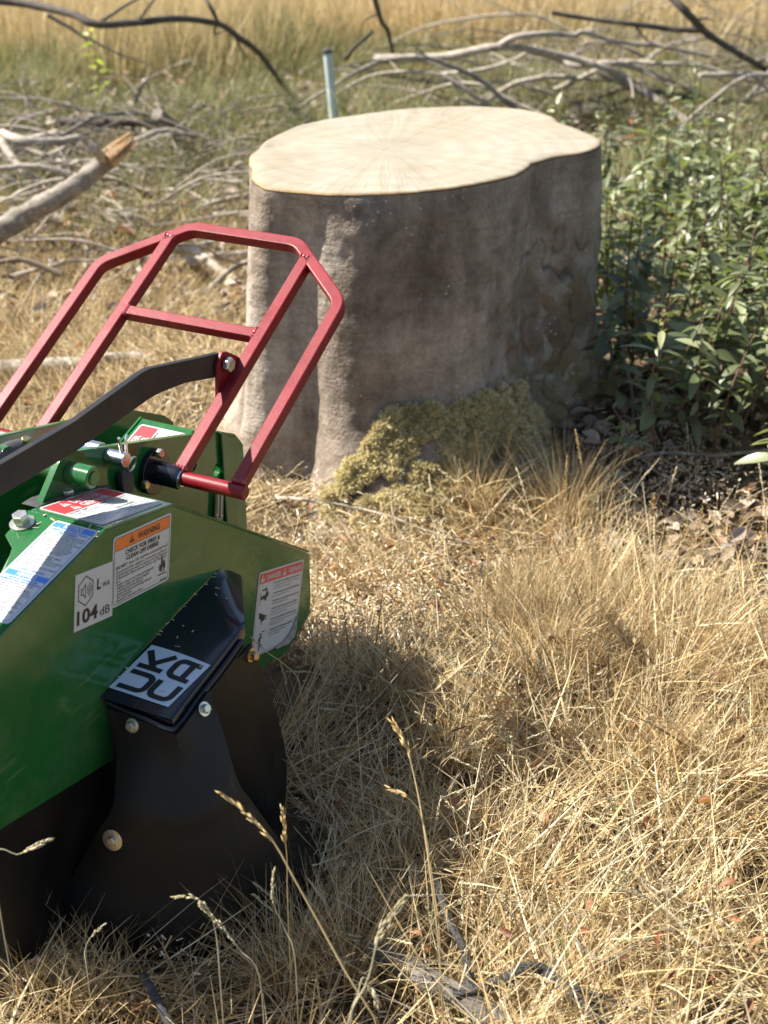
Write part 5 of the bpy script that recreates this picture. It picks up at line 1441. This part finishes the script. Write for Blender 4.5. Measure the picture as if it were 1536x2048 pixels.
def brushwood():
    R_ = random.Random(77); Vs, Fs, n = [], [], 0
    for k in range(760):
        if k < 290: x, y, hm = R_.uniform(-80, 500), R_.gauss(390, 90), .22
        else: x, y, hm = R_.uniform(900, 1640), R_.gauss(190, 60), .34
        y = min(max(y, 90), 570)
        p = gp(x, y, 0.0); p[2] = R_.uniform(0.0, hm) * R_.random()
        a = R_.gauss(0, 0.8) + (math.pi if R_.random() < .5 else 0); ln_ = R_.uniform(.12, .55)
        e = p + np.array([math.cos(a) * ln_, math.sin(a) * ln_ * 0.9, R_.uniform(-.08, .16)]); e[2] = max(e[2], 0.01)
        md = (p + e) / 2 + np.array([R_.uniform(-.03, .03), R_.uniform(-.03, .03), R_.uniform(-.02, .05)])
        if in_stump(np.array([p, md, e]), 0.06).any(): continue
        r = R_.uniform(.0015, .0045)
        V, F = tube_np(smooth_path([p, md, e], 7), np.linspace(r, r * .35, 7), 4, False)
        Vs.append(V); Fs.append(np.array(F) + n); n += len(V)
        for q in range(2):                                # side shoots
            b = md + (e - md) * R_.random(); c = b + (e - p) * R_.uniform(.1, .25) + np.array([R_.uniform(-.06, .06), R_.uniform(-.06, .06), R_.uniform(-.02, .08)])
            V, F = tube_np(np.array([b, (b + c) / 2 + .004, c]), [r * .5, r * .4, r * .2], 3, False)
            Vs.append(V); Fs.append(np.array(F) + n); n += len(V)
    m = grass_mat('brushwood', [(0, (0.06, 0.045, 0.035)), (0.35, (0.16, 0.125, 0.095)), (0.7, (0.30, 0.25, 0.20)), (1, (0.46, 0.41, 0.34))], trans=0.0)
    obj('tangled_brushwood', mesh_np('tangled_brushwood', np.concatenate(Vs), np.concatenate(Fs)), m, label='tangle of fine bare twigs heaped behind the stump', cat='brushwood', kind='stuff')
brushwood()
LITTER = litter
# pale post behind the stump
def post():
    D = 6.0
    top = dp(655, 104, D); foot = dp(676, 258, D - 0.05); foot[2] = -0.02
    o = empty('post', (foot[0], foot[1], 0), 'thin pale blue-green post with a dark cap standing behind the stump', 'post')
    b0 = np.array([foot[0], foot[1], 0])
    m = simple('weathered_teal', (0.46, 0.54, 0.49), 0.6, var=0.25, vs=25, dust=0.7, dustc=(0.5, 0.42, 0.36))
    obj('shaft', MB().tube([foot - b0, (top * .5 + foot * .5) - b0, top - b0], [0.020, 0.0185, 0.0175], 16).mesh('shaft'), m, o)
    d = (top - foot) / np.linalg.norm(top - foot)
    obj('cap', MB().tube([top - b0 - d * 0.006, top - b0 + d * 0.008, top - b0 + d * 0.014], [0.021, 0.021, 0.012], 16).mesh('cap'), M['dark_metal'], o)
post()

# ================================================================== BUSH
def leaf_mesh(name, curl=0.25, fold=0.25, wid=0.30):
    """lanceolate leaf along +Y, length 1, normal +Z"""
    ts = [0, .12, .3, .5, .7, .88, 1.0]; ws = [.02, .45, .9, 1.0, .78, .38, .0]
    V, F = [], []
    for t, w in zip(ts, ws):
        w *= wid / 2; z = -curl * t * t
        V += [(-w, t, z + fold * w), (0, t, z), (w, t, z + fold * w)]
    for i in range(len(ts) - 1):
        for j in range(2): F.append((i * 3 + j, i * 3 + j + 1, i * 3 + j + 4, i * 3 + j + 3))
    return np.array(V), np.array(F)

def leaf_mat(name, c0, c1, c2, rough=0.32, trans=0.25, obj_rand=True):
    m, nt, b = mat(name)
    info = nt.nodes.new('ShaderNodeObjectInfo'); geo = nt.nodes.new('ShaderNodeNewGeometry')
    ad = node(nt, 'ShaderNodeMath', operation='ADD'); nt.links.new(info.outputs['Random'], ad.inputs[0]); nt.links.new(geo.outputs['Random Per Island'], ad.inputs[1])
    fr = node(nt, 'ShaderNodeMath', operation='FRACT'); nt.links.new(ad.outputs[0], fr.inputs[0])
    c = ramp(nt, fr.outputs[0], [(0, c0), (0.5, c1), (0.93, c2), (1.0, (c2[0] * 1.12, c2[1], c2[2] * 0.8))])
    c = mix(nt, geo.outputs['Backfacing'], c, tuple(min(1, x * 1.5 + 0.03) for x in c1))
    c = mix(nt, 0.35, c, ramp(nt, noise(nt, 40, 4, 0.6, coord(nt)), [(0.3, (0.6, 0.6, 0.6)), (0.7, (1.25, 1.25, 1.25))]), 'MULTIPLY')
    nt.links.new(c, b.inputs['Base Color'])
    b.inputs['Roughness'].default_value = rough
    b.inputs['Specular IOR Level'].default_value = 0.5
    tr = nt.nodes.new('ShaderNodeBsdfTranslucent')
    tc_ = mix(nt, 1.0, c, (1.5, 1.6, 0.7), 'MULTIPLY'); nt.links.new(tc_, tr.inputs['Color'])
    ms = node(nt, 'ShaderNodeMixShader', i_0=trans)
    nt.links.new(b.outputs[0], ms.inputs[1]); nt.links.new(tr.outputs[0], ms.inputs[2])
    nt.links.new(ms.outputs[0], nt.nodes['Material Output'].inputs['Surface'])
    return m
M['leaf'] = leaf_mat('bush_leaf', (0.055, 0.07, 0.026), (0.135, 0.155, 0.068), (0.31, 0.33, 0.18), 0.38, 0.25)
M['stem'] = simple('reddish_stem', (0.13, 0.065, 0.04), 0.6, var=0.3)
LV = [leaf_mesh('l', c, f, w) for c, f, w in ((.18, .35, .34), (.35, .25, .30), (.08, .5, .38), (.5, .3, .32))]
LM = []
for V, F in LV:
    me = mesh_np('leaf', V, F); me.materials.append(M['leaf']); LM.append(me)

def proj(p):
    w = np.asarray(p) - CAM; d = w @ FW
    return 768 + FPX * (w @ RT) / d, 1024 - FPX * (w @ UPV) / d, d

def basis(d, nrm):
    d = d / np.linalg.norm(d); x = np.cross(d, nrm); x /= np.linalg.norm(x) + 1e-9; z = np.cross(x, d)
    return np.stack([x, d, z], 1)

def bush():
    org = np.array([1.0, 3.4, 0.0])
    root = empty('bush', tuple(org), 'dense leafy green bush with pale glossy leaves right of the stump', 'bush')
    R_ = random.Random(3)
    stems = []
    for k in range(4000):
        if len(stems) >= 210: break
        x, y = R_.uniform(0.46, 2.0), R_.uniform(2.85, 4.9)
        if in_stump(np.array([[x, y, 0]]), 0.03)[0]: continue
        left = 0.47
        if x < left: continue
        if y < 3.05 and x < 0.62: continue
        h = R_.uniform(0.36, 0.56) + 0.10 * min(1, max(0, (x - 0.6)))
        if y < 3.1: h *= 0.72
        stems.append((x, y, h, R_.uniform(-.10, .14), R_.uniform(-.16, .08)))
    p = gp(1318, 965); stems += [(p[0], p[1], 0.46, -0.01, 0.02), (p[0] + .20, p[1] - .10, .34, .05, -.08), (p[0] + .30, p[1] - .02, .40, .06, -.08), (p[0] - .09, p[1] + .03, .22, -.04, -.06)]
    leaves = []
    for x, y, h, lx, ly in stems:
        b0 = np.array([x, y, -0.01]); tipp = b0 + np.array([lx, ly, h])
        midp = (b0 + tipp) / 2 + np.array([R_.uniform(-.03, .03), R_.uniform(-.03, .03), 0.02])
        Pth = smooth_path([b0, midp, tipp], 10)
        V, F = tube_np(Pth - org, np.linspace(0.0042, 0.0014, 10), 6)
        obj('stem', MB().add(V, F).mesh('stem'), M['stem'], root)
        nn = int(h / 0.027)
        a0 = R_.uniform(0, 3.14)
        for i in range(nn):
            t = 0.26 + 0.74 * (i + 0.5) / nn
            q = smooth_path([b0, midp, tipp], 101)[int(t * 100)]
            a = a0 + i * 1.571 + R_.uniform(-.3, .3)
            ln_ = (0.074 - 0.036 * max(0, t - 0.45) / 0.55) * R_.choice((R_.uniform(0.45, 0.8), R_.uniform(0.8, 1.1), R_.uniform(1.0, 1.55)))
            if t > 0.93: ln_ *= 0.6
            for s in (0, math.pi):
                if R_.random() < 0.08: continue
                el = R_.uniform(-0.45, 0.55) + (0.5 if t > 0.9 else 0)
                d = np.array([math.cos(a + s) * math.cos(el), math.sin(a + s) * math.cos(el), math.sin(el)])
                nrm = np.array([R_.gauss(0, .35), R_.gauss(0, .35), 1.0])
                leaves.append((q + d * 0.004, basis(d, nrm), ln_, R_.randrange(4)))
    # the 300 that show largest are leaves of their own
    def score(l):
        u, v, d = proj(l[0])
        if not (-20 < u < 1556 and 0 < v < 2048): return 0
        return l[2] / d ** 2 * (1.4 if v > 480 else 1.0)
    leaves.sort(key=score, reverse=True)
    for q, B, s, k in leaves[:300]:
        o = bpy.data.objects.new('leaf', LM[k]); col.objects.link(o)
        Mx = Matrix.Identity(4)
        for i in range(3):
            for j in range(3): Mx[i][j] = B[i, j] * s
            Mx[i][3] = q[i] - org[i]
        o.parent = root; o.matrix_local = Mx
    Vs, Fs, n = [], [], 0
    for q, B, s, k in leaves[300:]:
        V, F = LV[k]
        Vs.append(q - org + (V * s) @ B.T); Fs.append(F + n); n += len(V)
    obj('foliage', mesh_np('foliage', np.concatenate(Vs), np.concatenate(Fs)), M['leaf'], root, kind='stuff')
    # small pale flower buds
    bm_ = simple('pale_bud', (0.62, 0.45, 0.42), 0.6, var=0.3)
    return root
bush()

def sprig(px, py, h, label, n=9, s=0.06, m='yleaf', spread=0.08, name='sapling'):
    p = gp(px, py); root = empty(name, (p[0], p[1], 0), label, 'plant')
    R_ = random.Random(int(px))
    tp = np.array([R_.uniform(-.03, .03), R_.uniform(-.03, .03), h])
    V, F = tube_np(smooth_path([np.zeros(3), tp * 0.5 + 0.01, tp], 7), np.linspace(.004, .0015, 7), 6)
    obj('stem', MB().add(V, F).mesh('stem'), M['stem'], root)
    for i in range(n):
        t = 0.3 + 0.7 * i / n; a = i * 2.4; d = np.array([math.cos(a), math.sin(a), R_.uniform(-.2, .6)])
        k = R_.randrange(4); B = basis(d, np.array([R_.gauss(0, .4), R_.gauss(0, .4), 1.]))
        me = LMY[k] if m == 'yleaf' else LM[k]
        o = bpy.data.objects.new('leaf', me); col.objects.link(o); Mx = Matrix.Identity(4); ss = s * R_.uniform(.7, 1.2)
        for r in range(3):
            for c in range(3): Mx[r][c] = B[r, c] * ss
            Mx[r][3] = tp[r] * t
        o.parent = root; o.matrix_local = Mx
M['yleaf'] = leaf_mat('yellow_green_leaf', (0.22, 0.30, 0.03), (0.32, 0.40, 0.04), (0.42, 0.42, 0.06), 0.45, 0.4)
LMY = []
for V, F in LV:
    me = mesh_np('leaf', V, F); me.materials.append(M['yleaf']); LMY.append(me)
sprig(200, 190, 0.36, 'bright yellow-green sapling in the grass at top left', 12, 0.075)
sprig(205, 225, 0.20, 'small yellow-green seedling below the bright sapling', 9, 0.06)
sprig(1255, 1660, 0.07, 'small green seedling in the straw at lower right', 5, 0.045, 'leaf')

LITTER()
# ================================================================== FALLEN LEAVES
M['dead'] = leaf_mat('dead_orange_leaf', (0.13, 0.05, 0.025), (0.24, 0.095, 0.04), (0.34, 0.18, 0.085), 0.6, 0.2)
DL = []
for c, f, w in ((.55, 1.0, .40), (.3, 1.6, .36), (.9, .6, .42), (-.5, 1.2, .32)):
    V, F = leaf_mesh('d', c, f, w); me = mesh_np('fallen_leaf', V, F); me.materials.append(M['dead']); DL.append(me)
def dead(px, py, s, lab, grp, h=0.035):
    p = gp(px, py, h)
    if in_machine(p[None])[0] or in_stump(p[None])[0]: return
    a = random.uniform(0, 6.28); d = np.array([math.cos(a), math.sin(a), random.uniform(-.25, .45)])
    B = basis(d, np.array([random.gauss(0, .7), random.gauss(-.3, .6), .8]))
    o = obj('fallen_leaf', random.choice(DL), None, None, lab, 'leaf', grp)
    Mx = Matrix.Identity(4); p[2] = float(gz(p[0], p[1])) + h
    for r in range(3):
        for c in range(3): Mx[r][c] = B[r, c] * s
        Mx[r][3] = p[r]
    o.matrix_world = Mx
FG = 'curled orange-brown leaf lying loose in the foreground straw'
for x, y in ((768, 1555), (1320, 1445), (1480, 1500), (1090, 1640), (1300, 1665), (1440, 1380), (975, 1740), (845, 1880), (855, 1915), (1310, 1920), (1240, 1950), (1470, 1790), (1490, 1480), (1330, 1990), (690, 1600), (950, 1600), (650, 1850), (500, 1980), (1420, 1975), (1500, 2030), (1030, 1890), (1180, 1890), (1100, 1790), (1390, 1640), (1450, 1860), (260, 2010), (1180, 1820), (1260, 1480), (1050, 1560), (880, 1640), (1520, 1900)):
    dead(x, y, random.uniform(0.018, 0.036), FG, 'orange leaves in the foreground straw', 0.085)
MG = 'small dry orange leaf lying on the ground around the stump'
for k in range(70):
    if k < 34: x, y = random.uniform(560, 1250), random.uniform(1000, 1330)
    else: x, y = random.uniform(0, 520), random.uniform(480, 830)
    dead(x, y, random.uniform(0.02, 0.04), MG, 'dry leaves around the stump', 0.06)
BGL = 'brown dead leaf caught in the brash far behind the stump'
for k in range(60):
    x, y = random.uniform(0, 1536), random.uniform(180, 470)
    if 480 < x < 1230 and y > 200: continue
    dead(x, y, random.uniform(0.05, 0.09), BGL, 'dead leaves in the brash', 0.08)

# ================================================================== SEEDING GRASS STALKS
M['stalk'] = grass_mat('ripe_grass_stalk', [(0, (0.46, 0.29, 0.10)), (0.5, (0.62, 0.43, 0.17)), (1, (0.70, 0.55, 0.29))], trans=0.25)
M['stalk_pale'] = grass_mat('pale_grass_stalk', [(0, (0.46, 0.38, 0.20)), (0.5, (0.58, 0.50, 0.30)), (1, (0.68, 0.62, 0.44))], trans=0.25)
def seed_head(P, ln, wid, dens, style, R_):
    """spikelets along the end of path P (world pts, last = tip); returns verts, faces (tris)"""
    seg = np.linalg.norm(np.diff(P, axis=0), axis=1); cum = np.r_[0, np.cumsum(seg)]; tot = cum[-1]
    V, F = [], []
    n = int(dens)
    for i in range(n):
        f = (i + R_.random()) / n
        s = tot - ln * (1 - f); q = np.array([np.interp(s, cum, P[:, k]) for k in range(3)]); q2 = np.array([np.interp(min(tot, s + .004), cum, P[:, k]) for k in range(3)]) - q
        if np.linalg.norm(q2) < 1e-6: q2 = P[-1] - P[-2]
        q2 /= np.linalg.norm(q2)
        sd = np.cross(q2, [R_.gauss(0, 1), R_.gauss(0, 1), R_.gauss(0, 1)]); sd /= np.linalg.norm(sd)
        out = wid * (math.sin(math.pi * min(1, 0.15 + f * 0.85)) ** 0.7)
        L_ = R_.uniform(.0045, .0085) if style != 'brome' else R_.uniform(.010, .017)
        b = q + sd * out * R_.random() * (1 if style == 'open' else .5)
        d = q2 * 0.95 + sd * (0.22 if style != 'open' else 0.6); d /= np.linalg.norm(d)
        w = L_ * (0.15 if style != 'brome' else 0.095)
        e1 = np.cross(d, [0.3, 0.2, 1]); e1 /= np.linalg.norm(e1); e2 = np.cross(d, e1)
        m = b + d * L_ * 0.4; k = len(V)
        V += [b, m + e1 * w, m + e2 * w, m - e1 * w, m - e2 * w, b + d * L_]
        for a, c in ((1, 2), (2, 3), (3, 4), (4, 1)): F += [(k, k + c, k + a), (k + 5, k + a, k + c)]
    return V, F
def stalk(pts, label, r=0.0011, head=0.07, wid=0.004, dens=60, style='tight', m='stalk', group=None, world=False, parts=True):
    W_ = np.array(pts, float) if world else np.array([dp(x, y, d) for x, y, d in pts])
    W_[0, 2] = float(gz(W_[0, 0], W_[0, 1])) if world else W_[0, 2]
    if not world:
        f = W_[0].copy(); f[2] = float(gz(f[0], f[1])) - 0.005
        if W_[0, 2] > f[2] + 0.03: W_ = np.vstack([f, W_])
    P = smooth_path(W_, 20)
    base = np.array([P[0, 0], P[0, 1], 0])
    root = empty('grass_stalk', tuple(base), label, 'grass stalk', group)
    V, F = tube_np(P - base, np.linspace(r, r * 0.45, 20), 5)
    obj('stem', MB().add(V, F).mesh('stem'), M[m], root)
    if head:
        V, F = seed_head(P - base, head, wid, dens, style, random)
        obj('seed_head', mesh_np('seed_head', np.array(V), np.array(F)), M[m], root)
    return root
def gd(x, y): return gp(x, y, 0.0)[1]
# the stalks that stand out (pixel x, y, ground distance)
stalk([(886, 2075, 1.28), (878, 1900, 1.30), (862, 1760, 1.33), (845, 1640, 1.37), (830, 1560, 1.40), (812, 1490, 1.42), (790, 1452, 1.43)], 'tall thin golden stalk standing right of the rubber skirt', .0013, .05, .003, 26, 'brome')
stalk([(880, 1900, 1.30), (868, 1780, 1.33), (845, 1640, 1.36), (812, 1592, 1.37), (780, 1577, 1.38)], 'side spray of the tall thin golden stalk, bent left', .0009, .03, .002, 10, 'brome')
stalk([(760, 2075, 1.16), (700, 1960, 1.18), (640, 1850, 1.21), (590, 1760, 1.23), (545, 1680, 1.25), (500, 1635, 1.26), (462, 1600, 1.27), (446, 1588, 1.27)], 'golden stalk leaning left across the black rubber skirt', .0014, .085, .004, 22, 'brome')
stalk([(575, 1800, 1.36), (574, 1720, 1.36), (568, 1660, 1.36), (566, 1620, 1.36)], 'short golden seed head upright beside the skirt edge', .0009, .055, .003, 18, 'brome')
stalk([(690, 2075, 1.14), (735, 1960, 1.16), (755, 1880, 1.17), (780, 1835, 1.18), (803, 1806, 1.18)], 'feathery brome head below the skirt, tipped right', .0011, .07, .008, 26, 'brome', 'stalk_pale')
stalk([(700, 2060, 1.14), (715, 1990, 1.15), (728, 1955, 1.16), (756, 2010, 1.15)], 'drooping pale brome spikelet at the bottom', .0009, .03, .006, 10, 'brome', 'stalk_pale')
stalk([(1190, 2060, 1.20), (1020, 1960, 1.28), (1120, 1830, 1.36), (1240, 1710, 1.44), (1330, 1640, 1.48), (1310, 1575, 1.48)][1:], 'pale stalk arching diagonally over the straw at lower right', .0012, .035, .003, 16, 'tight', 'stalk_pale')
stalk([(-10, 1742, 1.28), (40, 1708, 1.28), (97, 1680, 1.28)], 'short pale stalk crossing the skirt at the left edge', .0008, .04, .003, 14, 'brome', 'stalk_pale')
stalk([(175, 1950, 1.30), (170, 1900, 1.31), (185, 1870, 1.31), (210, 1848, 1.31)], 'small pale stalk against the bottom of the skirt', .0007, .03, .002, 12, 'tight', 'stalk_pale')
stalk([(440, 1960, 1.25), (432, 1870, 1.26), (415, 1815, 1.26), (385, 1795, 1.26), (350, 1795, 1.26)], 'thin drooping seed head in front of the skirt', .0008, .05, .004, 30, 'tight', 'stalk_pale')
stalk([(520, 1960, 1.26), (480, 1900, 1.27), (440, 1850, 1.28), (400, 1812, 1.28)], 'slanting feather-like stalk in front of the skirt', .0008, .07, .004, 40, 'tight', 'stalk_pale')
stalk([(590, 1920, 1.30), (570, 1860, 1.31), (545, 1800, 1.31), (548, 1740, 1.32)], 'slim seed head at the foot of the skirt on its right', .0008, .05, .003, 30, 'tight', 'stalk_pale')
stalk([(600, 1370, 1.95), (570, 1330, 1.96), (535, 1305, 1.93), (502, 1275, 1.90)], 'straw stem leaning against the torn danger label', .0012, .05, .002, 16, 'tight', 'stalk')
k = 0
DESC = [((1320, 1170), (1312, 1075), (1306, 990), 'tall oat-like stalk rising against the dark under the bush'), ((1372, 1200), (1400, 1110), (1402, 1020), 'tall seeding stalk right of the oat-like stalk'), ((1440, 1190), (1405, 1150), (1372, 1060), 'leaning seed stalk below the bush'), ((1490, 1240), (1520, 1120), (1532, 1010), 'tall stalk at the right edge below the bush'),
        ((1180, 1060), (1168, 960), (1152, 862), 'tall narrow seed head in front of the mossy foot, right'), ((1130, 1060), (1132, 990), (1134, 915), 'short narrow seed head in front of the moss'), ((955, 1010), (958, 920), (950, 862), 'golden stalk standing before the moss'), ((1000, 1000), (1015, 900), (1024, 860), 'thin stalk right of the golden one before the moss'), ((1030, 1020), (1040, 960), (1010, 890), 'bent stalk before the moss, tip to the left'),
        ((780, 890), (775, 840), (772, 800), 'thin stalk rising against the lower bark'), ((697, 880), (700, 800), (698, 740), 'faint stalk against the bark beside the guard'), ((870, 1560), (872, 1480), (876, 1420), 'upright seed head in the middle of the straw'), ((905, 1560), (900, 1490), (898, 1440), 'second upright seed head in the middle of the straw'), ((1000, 1540), (985, 1480), (940, 1440), 'leaning seed head right of the middle pair'),
        ((1110, 1420), (1080, 1360), (1040, 1290), 'leaning straw seed head below the tall tuft'), ((1230, 1250), (1200, 1190), (1210, 1130), 'seed head in the tall tuft, pointing up'), ((1140, 1230), (1130, 1150), (1105, 1080), 'seed head on the left of the tall tuft'), ((1270, 1280), (1290, 1180), (1280, 1100), 'seed head on the right of the tall tuft'), ((1520, 1560), (1500, 1480), (1515, 1400), 'stalk at the right edge halfway down'), ((820, 1690), (800, 1620), (770, 1580), 'short leaning stalk above the buried branch')]
for (a, b, c, lab) in DESC:
    D = gd(*a)
    stalk([(*a, D), (*b, D - 0.01), (*c, D - 0.02)], lab + '', .0013, .085, .013 if a[0] > 1300 and a[1] < 1260 else .0045, 64, 'open' if a[0] > 1300 and a[1] < 1260 else 'tight', 'stalk')
# many more seed heads, too alike to tell apart, part of the grass
def extra_heads():
    Vs, Fs, n = [], [], 0
    R_ = random.Random(21)
    for k in range(300):
        x, y = R_.uniform(480, 1600), R_.uniform(1020, 2040)
        if y > 1500 and R_.random() < .4: x = R_.uniform(760, 1600)
        p = gp(x, y); p[2] = gz(p[0], p[1])
        if in_machine(p[None])[0] or in_stump(p[None])[0]: continue
        a = R_.uniform(0, 6.28); h = R_.uniform(.05, .17); ln_ = R_.uniform(0.3, 1.6) * h
        e = p + np.array([math.cos(a) * ln_, math.sin(a) * ln_, h])
        P = smooth_path([p, (p + e) / 2 + np.array([0, 0, .02]), e], 8)
        if in_machine(P).any(): continue
        V, F = tube_np(P, np.linspace(.0009, .0004, 8), 3, False)
        T_ = []
        for f in F: T_ += [(f[0], f[1], f[2]), (f[0], f[2], f[3])]
        Vs.append(V); Fs.append(np.array(T_) + n); n += len(V)
        V, F = seed_head(P, R_.uniform(.035, .065), .0026, 34, 'tight', R_)
        Vs.append(np.array(V)); Fs.append(np.array(F) + n); n += len(V)
    obj('seeding_grass', mesh_np('seeding_grass', np.concatenate(Vs), np.concatenate(Fs)), M['stalk_pale'], label='countless small seed heads nodding in the dry grass', cat='grass', kind='stuff')
extra_heads()
